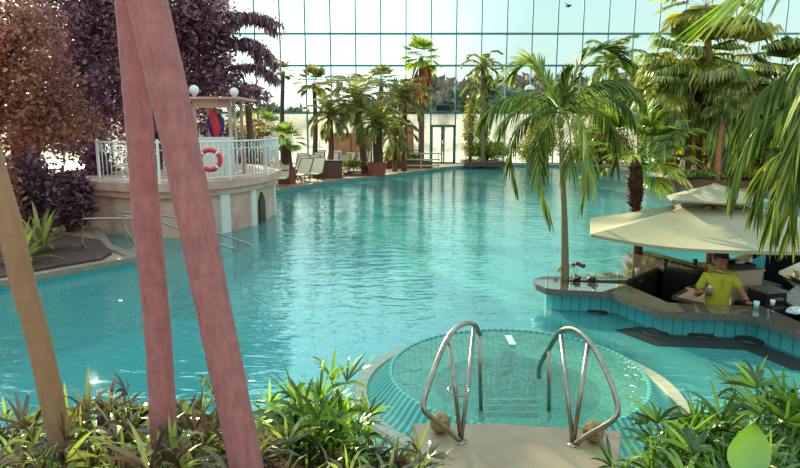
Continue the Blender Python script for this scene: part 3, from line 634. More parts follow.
# ================================================================== PAVILION
edge = curve_pts([(-6.95, 14.3, 0), (-6.2, 13.9, 0), (-5.2, 13.75, 0), (-4.45, 14.15, 0), (-3.85, 15.1, 0), (-3.5, 16.3, 0), (-3.42, 17.6, 0), (-3.65, 19.0, 0), (-4.3, 20.2, 0)], 48)
PO = Vector((-5.2, 16.5, 0)); pav = empty('terrace_pavilion', PO, 0, 'raised round terrace with peach plaster wall, pale pillars and white railing over the pool', 'terrace')
def L2(p, z=0): return Vector((p[0]-PO.x, p[1]-PO.y, z))
ring = [L2(p) for p in edge]; back = [L2((-5.8, 21.5)), L2((-9.5, 21.5)), L2((-9.5, 15.5)), L2((-7.4, 14.6))]
cc = sum(ring, Vector())/len(ring)
def shrink(pl_, d): return [p+(Vector((-.3, 1.2, 0))-p).normalized()*d for p in pl_]
b = MB(); b.prism(ring+back, 1.08, 1.26); b.build('terrace_slab', M['plaster'], pav)
b = MB(); b.prism(shrink(ring, .10)+back, .93, 1.08); b.build('fascia', M['plaster'], pav)
wl = shrink(ring, .24)+back; b = MB(); b.prism(wl, -1.24, .93, True, False); b.build('plaster_wall', M['plaster'], pav)
ws = shrink(ring, .22)
def wallpos(px):      # nearest visible point of the wall line on that image column
    best = None
    for p in ws:
        wx = p.x+PO.x; wy = p.y+PO.y; sx = 400+F*wx/(wy*math.cos(TH)+.3); 
        if best is None or abs(sx-px)+max(0, wy-18)*50 < best[0]: best = (abs(sx-px)+max(0, wy-18)*50, p)
    return best[1]
for px in (222, 250, 273, 199):
    p = wallpos(px); i = ws.index(p); t = (ws[min(i+1, len(ws)-1)]-ws[max(i-1, 0)]); b = MB()
    b.box((p.x, p.y, (.93-1.24)/2), (.30 if px != 250 else .26, .14, 2.17), math.atan2(t.y, t.x)); b.build('pillar', M['pillar'], pav, bevel=.01)
p = wallpos(262); i = ws.index(p); t = (ws[i+1]-ws[i-1]); az = math.atan2(t.y, t.x); m = Matrix.Translation((p.x, p.y, 0)) @ Matrix.Rotation(az, 4, 'Z')
b = MB(); pr = [(-.2, -.3), (.2, -.3), (.2, .55), (.12, .68), (0, .80), (-.12, .68), (-.2, .55)]
b.add([(x, -.035, z) for x, z in pr]+[(x, .03, z) for x, z in pr], [tuple(range(7))]+[(i, i+7, (i+1) % 7+7, (i+1) % 7) for i in range(7)]); b.xf(m); b.build('arched_opening', M['dark'], pav)
# railing
zt, zb = 2.17, 1.34
b = MB(); b.tube([p+Vector((0, 0, zt)) for p in shrink(ring, .06)], .022, 8); b.build('top_rail', M['white'], pav, smooth=True)
b = MB(); b.tube([p+Vector((0, 0, zb)) for p in shrink(ring, .06)], .016, 6); b.build('bottom_rail', M['white'], pav, smooth=True)
b = MB(); b.tube([p+Vector((0, 0, 2.0)) for p in shrink(ring, .06)], .010, 6); b.build('middle_rail', M['white'], pav, smooth=True)
rl = shrink(ring, .06); ds = [0]
for i in range(1, len(rl)): ds.append(ds[-1]+(rl[i]-rl[i-1]).length)
def atlen(s_):
    for i in range(1, len(ds)):
        if ds[i] >= s_: f = (s_-ds[i-1])/(ds[i]-ds[i-1]); return rl[i-1].lerp(rl[i], f), (rl[i]-rl[i-1]).normalized()
    return rl[-1], (rl[-1]-rl[-2]).normalized()
bb = MB(); bb.tube([(0, 0, zb), (0, 0, zt)], .011, 6); bm_ = bb.mesh('baluster', M['white'], True)
pb_ = MB(); pb_.box((0, 0, (1.26+2.24)/2), (.05, .05, .98)); pm_ = pb_.mesh('rail post', M['white'])
ab_ = MB(); ab_.tube([(.16*math.cos(a*PI/10)*1.0, 0, 1.78+.22*math.sin(a*PI/10)) for a in range(11)], .010, 5); ab_.tube([(.07*math.cos(a*PI/5), 0, 2.07+.055*math.sin(a*PI/5)) for a in range(10)], .008, 5, closed=True); am_ = ab_.mesh('rail arch', M['white'], True)
nb = int(ds[-1]/.155)
for i in range(nb+1):
    p, t = atlen(ds[-1]*i/nb); a = math.atan2(t.y, t.x)
    put(bm_ if i % 11 else pm_, 'baluster' if i % 11 else 'rail_post', pav, (p.x, p.y, 0), (0, 0, a))
    if i % 3 == 1: put(am_, 'rail_arch', pav, (p.x, p.y, 0), (0, 0, a))
# life ring
lr = D(210, 160, 13.74); t = empty('life_ring', lr, .18, 'red life ring with white bands hanging on the terrace railing', 'life ring')
b = MB(); b.tube([(.215*math.cos(a*PI/16), 0, .215*math.sin(a*PI/16)) for a in range(32)], .052, 10, closed=True); b.build('ring', M['lifered'], t, smooth=True)
for k_ in range(4):
    a = PI/4+k_*PI/2; b = MB(); b.tube([(.215*math.cos(a+d_), 0, .215*math.sin(a+d_)) for d_ in (-.1, 0, .1)], .055, 10); b.build('band', M['white'], t)
# kiosk on the terrace
kz = 1.262; K0 = D(196, 137, 15.2); K1 = D(231, 137, 15.2); kw = K1.x-K0.x; kc = (K0+K1)/2
ki = empty('terrace_kiosk', (kc.x, 15.6, kz), 0, 'small peach kiosk with flat canopy and parapet on the terrace', 'kiosk')
hz_ = D(200, 101, 15.2).z-kz
b = MB(); b.box((0, -.4, (D(210, 137, 15.2).z-kz)/2), (kw+.12, .1, D(210, 137, 15.2).z-kz)); b.build('parapet', M['pillar'], ki, bevel=.01)
for sx in (-1, 1):
    for sy in (-.4, .7): b = MB(); b.box((sx*kw/2, sy, hz_/2), (.07, .07, hz_)); b.build('post', M['wood'] if 0 else M['plaster'], ki)
b = MB(); b.box((-.05, .15, hz_+.06), (kw+.75, 1.7, .05)); b.build('canopy', M['plaster'], ki, bevel=.01)
b = MB(); b.box((0, -.4, hz_-.06), (kw, .05, .2)); b.build('header_board', M['plaster'], ki)
def globe(px, py, Y, r, lab, zb_, polemat='white', group=None):
    c = D(px, py, Y); t = empty('globe_lamp', (c.x, Y, zb_), 0, lab, 'lamp', group)
    b = MB(); b.ball((0, 0, c.z-zb_), r, 20, 14); b.build('globe', M['globe'], t, smooth=True)
    b = MB(); b.tube([(0, 0, 0), (0, 0, c.z-zb_-r*.8)], .03, 8); b.lathe([(.001, .05), (.11, .05), (.12, 0)], 14); b.lathe([(.001, c.z-zb_-r*.8), (.07, c.z-zb_-r*.9), (.05, c.z-zb_-r*1.1)], 12); b.build('pole', M[polemat], t)
globe(234, 92, 16.4, .115, 'white globe lamp above the right end of the terrace kiosk', 1.262)
globe(194, 90, 16.4, .13, 'white globe lamp above the kiosk, half behind the broad trunk', 1.262)
globe(530, 90, 39.2, .31, 'white globe lamp on a tall pole behind the slender palm', .12, 'mullion')
# parrot figure
pc = D(214, 122, 15.45); pa_ = empty('parrot_figure', (pc.x, 15.55, kz), 0, 'large red parrot figure with blue wings perched inside the kiosk', 'parrot figure')
zz = pc.z-kz
b = MB(); b.tube(curve_pts([(.0, 0, zz-.42), (.03, 0, zz-.2), (.0, 0, zz), (-.04, 0, zz+.2), (-.03, -.02, zz+.3)], 12), [.03, .06, .085, .10, .115, .12, .12, .115, .11, .10, .085, .08, .05], 12); b.ball((-.03, -.04, zz+.32), .085, 14, 10); b.build('body', M['redcloth'], pa_, smooth=True)
for s_ in (-1, 1):
    b = MB(); b.tube(curve_pts([(.08*s_, 0, zz+.2), (.15*s_, .03, zz), (.13*s_, .05, zz-.22), (.06*s_, .05, zz-.45)], 8), [.03, .06, .07, .07, .06, .05, .04, .03, .01], 8); b.build('wing', M['bluecloth'], pa_, smooth=True)
b = MB(); b.tube([(-.03, -.11, zz+.34), (-.03, -.16, zz+.32), (-.03, -.165, zz+.27)], [.035, .025, .004], 8); b.build('beak', M['cream'], pa_)
b = MB(); b.tube([(0, .04, zz-.3), (.03, .06, zz-.6)], [.05, .01], 6); b.build('tail', M['redcloth'], pa_)
b = MB(); b.tube([(0, 0, 0), (0, 0, zz-.42)], .03, 8); b.tube([(-.25, 0, zz-.42), (.25, 0, zz-.42)], .02, 8); b.lathe([(.001, .03), (.15, .03), (.16, 0)], 16); b.build('perch', M['brown'], pa_)
# stair rails into the pool in front of the terrace
def piperail(lab, paths, posts, r=.02):
    b0 = paths[0][0]; t = empty('pool_handrail', (b0.x, b0.y, 0), 0, lab, 'handrail'); o = Vector((b0.x, b0.y, 0))
    for p in paths: b = MB(); b.tube(curve_pts([q-o for q in p], 20) if len(p) > 2 else [q-o for q in p], r, 8); b.build('rail', M['steel'], t, smooth=True)
    for p in posts: b = MB(); b.tube([q-o for q in p], r*.9, 8); b.build('post', M['steel'], t)
    return t
piperail('square-cornered steel railing on the left bank', [[G(83, 252, .12)]+[D(82, 222, G(83, 252, .12).y), D(85, 219, 11.5), D(110, 218.5, 11.6), D(140, 218.5, 11.7), D(160, 218.5, 11.8)]], [[D(160, 218.5, 11.8), Vector((D(160, 218.5, 11.8).x, 11.8, .12))]])
piperail('upper steel stair rail sloping down behind the leaning trunks', [[D(117, 212, 12.6), D(150, 214, 12.7), D(185, 220, 12.9), D(215, 232, 13.0), D(240, 241, 13.1), D(264, 250, 13.2)]], [[D(117, 212, 12.6), D(136, 246, 12.6)], [D(184, 220, 12.9), Vector((D(184, 220, 12.9).x, 12.9, -1.2))], [D(238, 240, 13.1), Vector((D(238, 240, 13.1).x, 13.1, -1.2))]])
piperail('lower steel stair rail dipping into the pool by the terrace', [[D(122, 216, 12.2), D(150, 219, 12.3), D(180, 229, 12.4), D(212, 241, 12.5), D(236, 250, 12.6)]], [[D(122, 216, 12.2), D(128, 247, 12.2)], [D(212, 241, 12.5), Vector((D(212, 241, 12.5).x, 12.5, -1.2))]])
st = empty('pool_stairs', (-5.2, 12.6, 0), 0, 'pale stone stairs descending into the pool in front of the terrace', 'stairs')
for i in range(5): b = MB(); b.box((i*.32-.25, .1, -.62-.07*i+.02), (.33, 1.5, 1.24-.14*i)); b.build('step', M['coping'], st)
# ================================================================== FOREGROUND TRUNKS
def leaning(name, ctrlpx, Y, rads, mat, label, crown_n=8):
    pts = []
    for (px, py, dy) in ctrlpx: pts.append(D(px, py, Y+dy))
    a, c = pts[0], pts[1]
    d = (pts[-1]-pts[-2]).normalized(); k_ = (pts[-1].z-.16)/max(.2, -d.z); foot = pts[-1]+d*k_
    d2 = (pts[0]-pts[1]).normalized(); head = pts[0]+d2*((6.6-pts[0].z)/d2.z)
    allp = [head, head.lerp(pts[0], .5)]+pts+[foot]
    t = empty(name, foot, 0, label, 'palm'); cp = curve_pts([p-foot for p in allp], 48)
    rd = [rads[0]+(rads[1]-rads[0])*(i/48)+(.012*math.exp(-(48-i)/2.5)) + R.uniform(-.0012, .0012) for i in range(49)]
    b = MB(); b.tube(cp, rd, 20); b.build('trunk', mat, t, smooth=True)
    h = head-foot
    for i in range(crown_n):
        az = i*2*PI/crown_n+R.uniform(-.2, .2); put(R.choice(FR_HI), 'frond', t, h, (0, 0, az), (.9,)*3)
    return t
def frond_mesh(L, el, droop, ll, w, hang, n=36, mat='frond', rnd=R, ld=.5):
    q = Vector((0, 0, 0)); pts = [q.copy()]; a = el
    for i in range(6): q = q+Vector((math.cos(a), rnd.uniform(-.06, .06), math.sin(a)))*L/6; pts.append(q.copy()); a -= droop/6*(.5+.25*i)
    b = MB(); pinnate(b, pts, n, ll, w, ld, rnd, .12, 1.0, .012*L/1.5, hang); return b.mesh('frond', M[mat])
FR_HI = [frond_mesh(1.9, e, 1.4, .42, .014, .25) for e in (1.1, .6, .15)]
leaning('leaning_palm', [(-26, 60, .1), (-13, 143, .05), (10, 227, 0), (23, 284, 0), (37.5, 335, 0), (52, 400, 0), (66, 468, 0)], 2.9, (.052, .056), M['bark_tan'], 'thin tan palm trunk curving at the left picture edge', 7)
leaning('leaning_palm', [(128, -10, .0), (138, 110, 0), (147.5, 227, 0), (158, 335, 0), (166, 468, 0)], 2.8, (.056, .063), M['bark_flare'], 'upright flare-rosy palm trunk between the two leaning ones', 7)
leaning('leaning_palm', [(145, -10, .0), (173, 110, 0), (197, 225, 0), (219, 335, 0), (247, 468, 0)], 2.55, (.078, .072), M['bark_flare'], 'thick flare-rosy palm trunk leaning across the terrace', 8)
# ================================================================== HERO PALM IN THE BAR
def palm_root(name, base, label, group=None): return empty(name, base, 0, label, 'palm', group)
hb = Vector((*GB(565, 281), bz-.02)); hp = palm_root('feather_palm', hb, 'slender feather palm rising from the tip of the bar counter')
hc = D(561, 112, 8.75)-hb
b = MB(); cp = curve_pts([Vector((0, 0, 0)), D(564.5, 220, 8.7)-hb, D(562, 160, 8.72)-hb, hc], 30); b.tube(cp, [.062-.016*min(1, i/12)-.012*(i/30) for i in range(31)], 16); b.build('trunk', M['bark_olive'], hp, smooth=True)
b = MB(); b.tube([hc+Vector((0, 0, -.22)), hc+Vector((0, 0, -.1)), hc+Vector((0, 0, .06))], [.04, .055, .035], 12); b.build('crownshaft', M['frondlit'], hp, smooth=True)
HF = [[(561, 110, 0), (553, 92, .1), (545, 78, .2), (535, 63, .3), (521, 65, .45), (514, 74, .55)],
      [(561, 110, 0), (545, 101, -.2), (526, 97, -.45), (505, 99, -.6), (490, 110, -.7), (485, 120, -.75)],
      [(562, 110, 0), (563, 92, -.05), (565, 80, -.1), (568, 72, -.15)],
      [(562, 110, 0), (570, 86, .1), (580, 64, .1), (596, 50, .15), (612, 50, .2), (624, 60, .25)],
      [(562, 110, 0), (576, 96, -.1), (592, 85, -.2), (612, 80, -.3), (632, 86, -.35), (640, 96, -.4)],
      [(561, 112, 0), (545, 112, .2), (527, 118, .4), (515, 135, .55), (510, 160, .6), (516, 186, .6)],
      [(561, 112, 0), (550, 114, -.3), (541, 130, -.6), (538, 155, -.75), (541, 185, -.8), (549, 215, -.8)],
      [(562, 112, 0), (572, 114, -.3), (583, 128, -.5), (588, 150, -.6), (588, 175, -.65), (583, 200, -.65)],
      [(562, 112, 0), (578, 108, .3), (597, 110, .55), (610, 125, .7), (616, 145, .75), (616, 165, .75)],
      [(562, 112, 0), (566, 116, -.5), (570, 132, -.8), (570, 155, -.95), (566, 175, -.95)],
      [(561, 112, 0), (556, 112, .5), (548, 125, .9), (543, 148, 1.05), (545, 172, 1.1)],
      [(561, 112, 0), (540, 105, .5), (518, 108, .8), (502, 124, .95), (497, 142, 1.0)],
      [(562, 112, 0), (585, 100, .4), (606, 96, .7), (624, 104, .85), (634, 122, .9)],
      [(562, 112, 0), (550, 98, .6), (536, 90, 1.0), (520, 92, 1.2), (508, 102, 1.3)],
      [(562, 112, 0), (578, 97, .6), (594, 92, 1.0), (611, 100, 1.2)]]
for i, f in enumerate(HF):
    pts = [D(x, y, 8.75+dy)-hb for x, y, dy in f]; b = MB(); up_ = i in (0, 2, 3)
    pinnate(b, pts, (72 if up_ else 56) if len(f) > 5 else 36, .44 if not up_ else (.2 if i == 2 else .42), (.017 if up_ else .011), .22 if up_ else .5, R, .08, (.4 if i == 2 else .8) if up_ else .9, .013, 0 if up_ else .35)
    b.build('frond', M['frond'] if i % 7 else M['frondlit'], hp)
# ================================================================== FAN PALM BY THE BAR
def fan_crown(b, top, n, pet, r, rnd, segs=16, lo=-.7, hi=1.45, ang=2.8, droop=.35, az0=0, tip=.4):
    for i in range(n):
        az = az0+i*2.399+rnd.uniform(-.2, .2); el = hi+(lo-hi)*(i/(n-1))**.9+(rnd.uniform(-.3, .3) if n > 22 else 0)
        d = Vector((math.cos(az)*math.cos(el), math.sin(az)*math.cos(el), math.sin(el)))
        yield i, el, (lambda mb, d=d, el=el: fanleaf(mb, Vector(top), d, pet*rnd.uniform(.85, 1.1), r*rnd.uniform(.85, 1.08), segs, ang, droop, None, rnd, .01, tip))
fb = Vector((*GB(638, 253), bz-.02)); fp = palm_root('fan_palm', fb, 'stout fan palm with shaggy trunk standing behind the umbrella')
ft = D(635.5, 160, 10.6)-fb
b = MB(); cp = curve_pts([Vector((0, 0, 0)), D(638, 235, 10.6)-fb, D(636, 205, 10.6)-fb, ft], 20); b.tube(cp, [.085-.02*min(1, i/8) for i in range(21)], 14); b.build('trunk', M['bark_dark'], fp, smooth=True)
b = MB()
for i in range(150):
    u = R.random(); z = D(635, 210-u*45, 10.6).z-fb.z; c = cp[14].lerp(cp[-1], u); az = R.random()*6.28; rad = .05+.16*math.sin(PI*(.15+.8*u))*.55
    lance(b, (c.x+math.cos(az)*.03, c.y+math.sin(az)*.03, z-.08), (math.cos(az)*.75, math.sin(az)*.75, .9), .08+rad*1.25, .028, .55, n=3)
b.tube([cp[13], cp[15], cp[18], cp[20]], [.07, .12, .12, .06], 12)
b.build('leaf_bases', M['boots'], fp)
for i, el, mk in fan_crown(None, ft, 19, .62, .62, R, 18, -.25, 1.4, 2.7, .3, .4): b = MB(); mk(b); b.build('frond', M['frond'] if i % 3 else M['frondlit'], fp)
for (px, py, dy) in ((708, 124, -.2), (594, 178, .3), (664, 198, .4), (600, 120, .2)):
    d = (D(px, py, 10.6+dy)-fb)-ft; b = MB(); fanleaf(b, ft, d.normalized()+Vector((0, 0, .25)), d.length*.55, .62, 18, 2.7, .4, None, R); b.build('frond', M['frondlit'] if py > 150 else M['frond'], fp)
# ================================================================== OVERHANGING PALM TOP RIGHT
ob = Vector((5.4, 4.9, .14)); op = palm_root('coconut_palm', ob, 'coconut palm outside the frame, its fronds hanging over the umbrella'); OT = Vector((4.25, 4.6, 4.45))-ob
b = MB(); b.tube(curve_pts([(0, 0, 0), (.1, 0, 1.6), (-.5, -.1, 3.2), OT], 24), [.11-.03*i/24 for i in range(25)], 16); b.build('trunk', M['bark_tan'], op, smooth=True)
def ofr(px, Y0, mat, ll, hang, dr, n=62, w=.010, sp=.9):
    pts = [OT]+[D(x, y, Y0+dy)-ob for x, y, dy in px]; b = MB(); pinnate(b, pts, n, ll, w, dr, R, .25, sp, .014, hang); b.build('frond', M[mat], op)
ofr([(850, 20, .1), (800, 98, .05), (762, 122, 0), (742, 155, 0), (732, 188, 0)], 4.5, 'frond', .36, .5, .5)
ofr([(865, 40, 0), (812, 135, 0), (783, 152, 0), (764, 172, 0), (757, 206, 0)], 4.2, 'frond', .36, .5, .5)
ofr([(880, 60, 0), (835, 140, 0), (806, 165, 0), (793, 195, 0), (790, 228, 0)], 3.9, 'frond', .36, .4, .5)
ofr([(850, -60, 0), (820, -50, 0), (790, -35, 0), (762, -20, 0), (735, -6, 0)], 4.0, 'frondlit', .62, .5, .06, 36, .0075, .9)
ofr([(860, -30, -.3), (832, 5, -.3), (815, 60, -.3), (800, 120, -.3), (790, 175, -.3)], 3.7, 'frond', .46, .6, .2, 56, .011, .7)
ofr([(870, -70, .2), (860, -20, .2), (845, 40, .2), (836, 110, .2), (828, 180, .2)], 4.0, 'frond', .5, .5, .35, 56)
ofr([(800, -80, .3), (770, -60, .5), (740, -50, .6), (705, -40, .7)], 4.4, 'frondlit', .45, .5, .1, 34, .0075, .9)
ofr([(860, -10, .2), (815, 50, .2), (780, 78, .2), (752, 104, .2), (738, 145, .2)], 4.4, 'frond', .4, .5, .5)
ofr([(875, 40, -.2), (830, 100, -.2), (803, 140, -.2), (780, 185, -.2), (772, 225, -.2)], 4.1, 'frond', .36, .5, .5)
for i in range(7): put(FR_HI[i % 3], 'frond', op, OT, (0, 0, -1.6+i*.5), (1, 1, 1))
# ================================================================== FAR PALMS
rf = random.Random(21)
def far_fan(px, pyc, pyb, Y, rpx, lab, mat='frondfar', tr=.09, skirt=0, n=20, zb=.12, bark='bark_far', lean=0, segs=13, group=None, name='fan_palm', lo=-.6, tip=.4, shag=0, shl=0, shmat=None):
    base = Vector((D(px+lean, pyb, Y).x, Y, zb)); top = D(px, pyc, Y); r = rpx*Y/F*1.0; t = palm_root(name, base, lab, group); h = top-base
    b = MB(); mid = h*.5+Vector((rf.uniform(-.08, .08), 0, 0)); b.tube(curve_pts([(0, 0, 0), mid, h], 16), [tr*(1.25-.35*i/16)+(tr*.6 if i == 0 else 0) for i in range(17)], 10); b.build('trunk', M[bark], t, smooth=True)
    b = MB()
    for i, el, mk in fan_crown(None, h, n, r*.5, r*.62, rf, segs, lo, 1.4, 2.7, .3, rf.random()*6, tip): mk(b)
    b.build('crown', M[mat], t)
    if shag:
        b = MB(); H_ = shl*Y/F
        for i in range(shag):
            az = rf.random()*6.28; u = rf.random(); p = Vector((h.x*(1-u*H_/h.z), 0, h.z-u*H_)); el = -.1-.9*u+rf.uniform(-.3, .4)
            fanleaf(b, p, (math.cos(az)*math.cos(el), math.sin(az)*math.cos(el), math.sin(el)), r*.42*rf.uniform(.7, 1.2), r*.55*rf.uniform(.8, 1.2), 16, 2.2, rf.uniform(1.0, 2.2), None, rf, .012, 1.2)
        b.build('hanging_leaves', M[shmat or mat], t)
    if skirt:
        b = MB(); sh_ = skirt*Y/F
        for i in range(130):
            az = rf.random()*6.28; u = rf.random()**.8; z = h.z-.1-u*sh_*.6; rr = r*.36*(1.05-u*.55)
            lance(b, (h.x*(z/h.z)+math.cos(az)*rr*.6, math.sin(az)*rr*.6, z), (math.cos(az)*.5, math.sin(az)*.5, -1), sh_*.42, .11, .5, n=3)
        b.build('skirt', M['skirt'], t)
    return t
def far_feather(px, pyc, pyb, Y, rpx, lab, mat='frondfar', tr=.1, n=20, zb=.12, bark='bark_far', lean=0, lo=-.35, group=None, name='date_palm', droop=1.5, ld=.3, nl=28, w=.03):
    base = Vector((D(px+lean, pyb, Y).x, Y, zb)); top = D(px, pyc, Y); L = rpx*Y/F*1.25; t = palm_root(name, base, lab, group); h = top-base
    b = MB(); b.tube(curve_pts([(0, 0, 0), h*.5+Vector((rf.uniform(-.06, .06), 0, 0)), h], 16), [tr*(1.2-.2*i/16) for i in range(17)], 10)
    b.ball(h, tr*1.8, 10, 8); b.build('trunk', M[bark], t, smooth=True)
    b = MB()
    for i in range(n):
        az = i*2.399; el = 1.35+(lo-1.35)*i/(n-1); a = el; q = Vector(h); pts = [q.copy()]
        for k_ in range(5): q = q+Vector((math.cos(az)*math.cos(a), math.sin(az)*math.cos(a), math.sin(a)))*L/5; pts.append(q.copy()); a -= droop/5*(.5+.3*k_)
        pinnate(b, pts, nl, L*.32, w, ld, rf, .1, .9, .015, .15)
    b.build('crown', M[mat], t); return t
far_fan(283, 72, 165, 30, 13, 'very tall thin dark palm with a tiny crown, left of the glass', 'frondwarm', .10, 0, 12, bark='bark_dark')
far_fan(314, 84, 152, 36, 21, 'medium fan palm with round crown left of the crane', 'frondwarm', .12, 0, 20, bark='bark_dark')
far_fan(381, 82, 160, 36, 19, 'flat-topped fan palm in front of the brown trees, left of the skirted palm', 'frondwarm', .11, 0, 18, lo=-.1)
far_fan(421, 58, 163, 36.5, 23, 'tall fan palm with a hanging orange skirt of dry leaves', 'hedgeyellow2', .15, 46, 20, segs=16, tip=.3)
far_feather(483, 66, 163, 37.2, 20, 'slim feather palm right of the glass door', 'frondfar', .12, 14, lo=-.9, droop=2.2, bark='bark_olive')
far_feather(484, 86, 163, 37.6, 20, 'shorter drooping feather palm right of the glass door', 'hedge', .1, 10, lo=-1.2, droop=1.6, bark='bark_olive')
far_feather(357, 103, 166, 31, 34, 'broad date palm in the planter beside the brown towel cabinet', 'frondwarm', .15, 24, lean=8, lo=-.7)
far_feather(404, 99, 166, 33.5, 24, 'date palm with orange-green crown left of the tall skirted palm', 'frondwarm', .13, 20)
far_feather(330, 116, 164, 30.5, 22, 'low arching date palm left of the broad one', 'frondwarm', .12, 16, lo=-.6)
far_feather(378, 124, 166, 30.2, 24, 'low palm in a terracotta pot among the loungers', 'frondfar', .2, 22, zb=.7, bark='bark_dark', lo=-.6)
far_fan(287, 141, 168, 26.2, 22, 'squat yucca-like palm in the big terracotta pot', 'hedge', .2, 0, 16, zb=.75, bark='bark_dark', lo=-.5)
far_fan(248, 105, 140, 22, 22, 'yellow-green fan palm behind the terrace kiosk', 'hedge', .12, 0, 12, zb=.12)
far_fan(268, 130, 160, 24, 22, 'yellow-green fan palm at the terrace corner', 'frondlit', .12, 0, 12, lo=-.8)
far_feather(395, 132, 166, 33.0, 22, 'low drooping palm beside the salmon screen', 'frondwarm', .12, 16, lo=-.9)
# right side masses
far_feather(612, 62, 140, 39.2, 28, 'bright feather palm just behind the slender bar palm', 'hedge', .08, 18, lo=-.9, bark='bark_olive', w=.04)
far_feather(640, 84, 160, 39.0, 34, 'olive date palm between the bar palm and the skirted palms', 'frondfar', .14, 22, lo=-.9)
far_feather(596, 108, 160, 39.1, 30, 'low date palm screened by the bar palm fronds', 'frondfar', .14, 20, lo=-.9)
far_fan(642, 108, 165, 39.3, 24, 'small palm above the far pool edge', 'frondfar', .14, 0, 16)
far_fan(706, 6, 178, 26, 52, 'tallest skirted palm with orange leaf bases at the top of the picture', 'frondfar', .14, 26, 18, segs=20, lean=8, tip=.5, lo=-.5, bark='bark_tan')
far_fan(688, 62, 175, 26.5, 52, 'shaggy palm with long yellow-green hanging leaves', 'hedge', .12, 0, 30, segs=20, lo=-1.0, tip=1.5, shag=40, shl=52, shmat='frondfar')
far_fan(668, 90, 175, 26.2, 42, 'shaggy palm at the water edge, nearest the bar fan palm', 'frondfar', .12, 40, 26, segs=20, lo=-1.0, tip=1.5, shag=30, shl=38, shmat='hedge')
far_fan(735, 66, 178, 25.5, 58, 'dark shaggy palm behind the overhanging fronds', 'frondfar', .12, 0, 28, segs=20, lo=-1.0, tip=1.5, shag=40, shl=60, shmat='hedge')
far_fan(700, 96, 175, 28, 48, 'skirted palm with orange dead leaves low at centre of the grove', 'frondlit', .12, 40, 16, segs=20, lo=-.6, tip=1.2, shag=14, shl=22, shmat='skirt')
far_fan(786, 90, 178, 25.4, 60, 'dense dark palm at the far end of the grove, near the picture edge', 'frond', .14, 0, 28, segs=20, lo=-1.0, tip=1.5, shag=44, shl=80, shmat='frond')
far_fan(727, 98, 178, 24.8, 30, 'young palm with leaning orange trunk among the grove', 'frondwarm', .10, 0, 16, bark='bark_orange', lean=-10, segs=16)
far_fan(668, 128, 176, 26.6, 26, 'low bright fan palm behind the right-hand planter', 'hedge', .12, 0, 16, segs=14, lo=-.7)
# ================================================================== SHRUB MASSES, PLANTERS
def bush(px, pyt, pyb, Y, wpx, lab, mat, n=900, size=.16, zb=.12, name='leafy_bush', group=None, depth=.8, stems=True, cat='bush'):
    x = D(px, pyb, Y).x; zt_ = D(px, pyt, Y).z; w = wpx*Y/F/2; t = empty(name, (x, Y, zb), 0, lab, cat, group); h = zt_-zb
    b = MB(); 
    for k_ in range(5): blob(b, (rf.uniform(-.35, .35)*w, rf.uniform(-.3, .3)*w, h*rf.uniform(.42, .6)), (w*.75, w*depth*.75, h*.46), n//5, size, rf, 0, .5)
    b.build('foliage', M[mat], t)
    b = MB()
    for k_ in range(6): a = k_*1.05; b.tube([(math.cos(a)*.05, math.sin(a)*.05, 0), (math.cos(a)*w*.4, math.sin(a)*w*.3, h*.7)], [.03, .012], 5)
    b.build('stem', M['twig'], t); return t
def planter(px0, px1, pyt, Y, dep, lab, mat='brown', zb=.12, name='planter'):
    a = D(px0, 170, Y).x; c = D(px1, 170, Y).x; h = D(px0, pyt, Y).z-zb; t = empty(name, ((a+c)/2, Y+dep/2, zb), 0, lab, 'planter'); w = c-a
    b = MB(); b.box((0, -dep/2+.06, h/2), (w, .12, h)); b.box((0, dep/2-.06, h/2), (w, .12, h)); b.box((-w/2+.06, 0, h/2), (.12, dep-.24, h)); b.box((w/2-.06, 0, h/2), (.12, dep-.24, h)); b.build('wall', M[mat], t)
    b = MB(); b.box((0, 0, h-.12), (w-.24, dep-.24, .1)); b.build('soil', M['soil'], t); return t
def pot(px, pyt, pyb, Y, wpx, lab, zb=.12):
    x = D(px, pyb, Y).x; h = D(px, pyt, Y).z-zb; r = wpx*Y/F/2; t = empty('terracotta_pot', (x, Y, zb), 0, lab, 'pot')
    b = MB(); b.lathe([(.001, 0), (r*.8, 0), (r*.97, h*.85), (r*1.04, h*.85), (r*1.04, h), (r*.9, h), (r*.88, h*.9)], 20); b.build('body', M['terracotta'], t, smooth=False)
    b = MB(); b.lathe([(.001, h*.9), (r*.88, h*.9)], 20); b.build('soil', M['soil'], t)
pot(287, 169, 186, 26.2, 22, 'big terracotta pot at the terrace corner holding a squat palm')
pot(377, 162, 170, 30.2, 20, 'terracotta pot holding a low palm among the loungers')
planter(343, 382, 173.5, 30.3, 1.6, 'long brown planter on the pool edge under the broad date palm')
bush(352, 160, 176, 30.9, 22, 'green bush in the long brown planter under the date palm', 'hedge', 900, .14, .5)
bush(371, 163, 176, 30.9, 22, 'low dark bush in the long brown planter, by the terracotta pot', 'frondwarm', 700, .14, .5)
bush(393, 147, 166, 36, 22, 'yellow-flowering bush behind the pool corner', 'hedgeyellow', 900, .2)
bush(410, 150, 166, 36.6, 26, 'green bush behind the white bench rail', 'hedge', 900, .2)
planter(386, 432, 162, 35.4, 1.6, 'low brown bed in front of the yellow-flowering bush')
bush(486, 141, 165, 38.0, 46, 'rounded dark green bush right of the glass door', 'hedge', 2600, .2, .4)
planter(464, 505, 161.5, 37.0, 2.2, 'brown planter holding the rounded bush beside the door')
bush(470, 92, 166, 38.3, 15, 'tall ivy-clad column plant right beside the glass door', 'frondfar', 1500, .18, .12, 'ivy_plant', cat='climbing plant')
bush(482, 108, 166, 38.8, 14, 'second ivy-clad column plant, shorter and further from the door', 'hedge', 1100, .18, .12, 'ivy_plant', cat='climbing plant')
bush(530, 140, 165, 39.2, 40, 'green bush on the far bank directly behind the slender palm', 'hedge', 1300, .22)
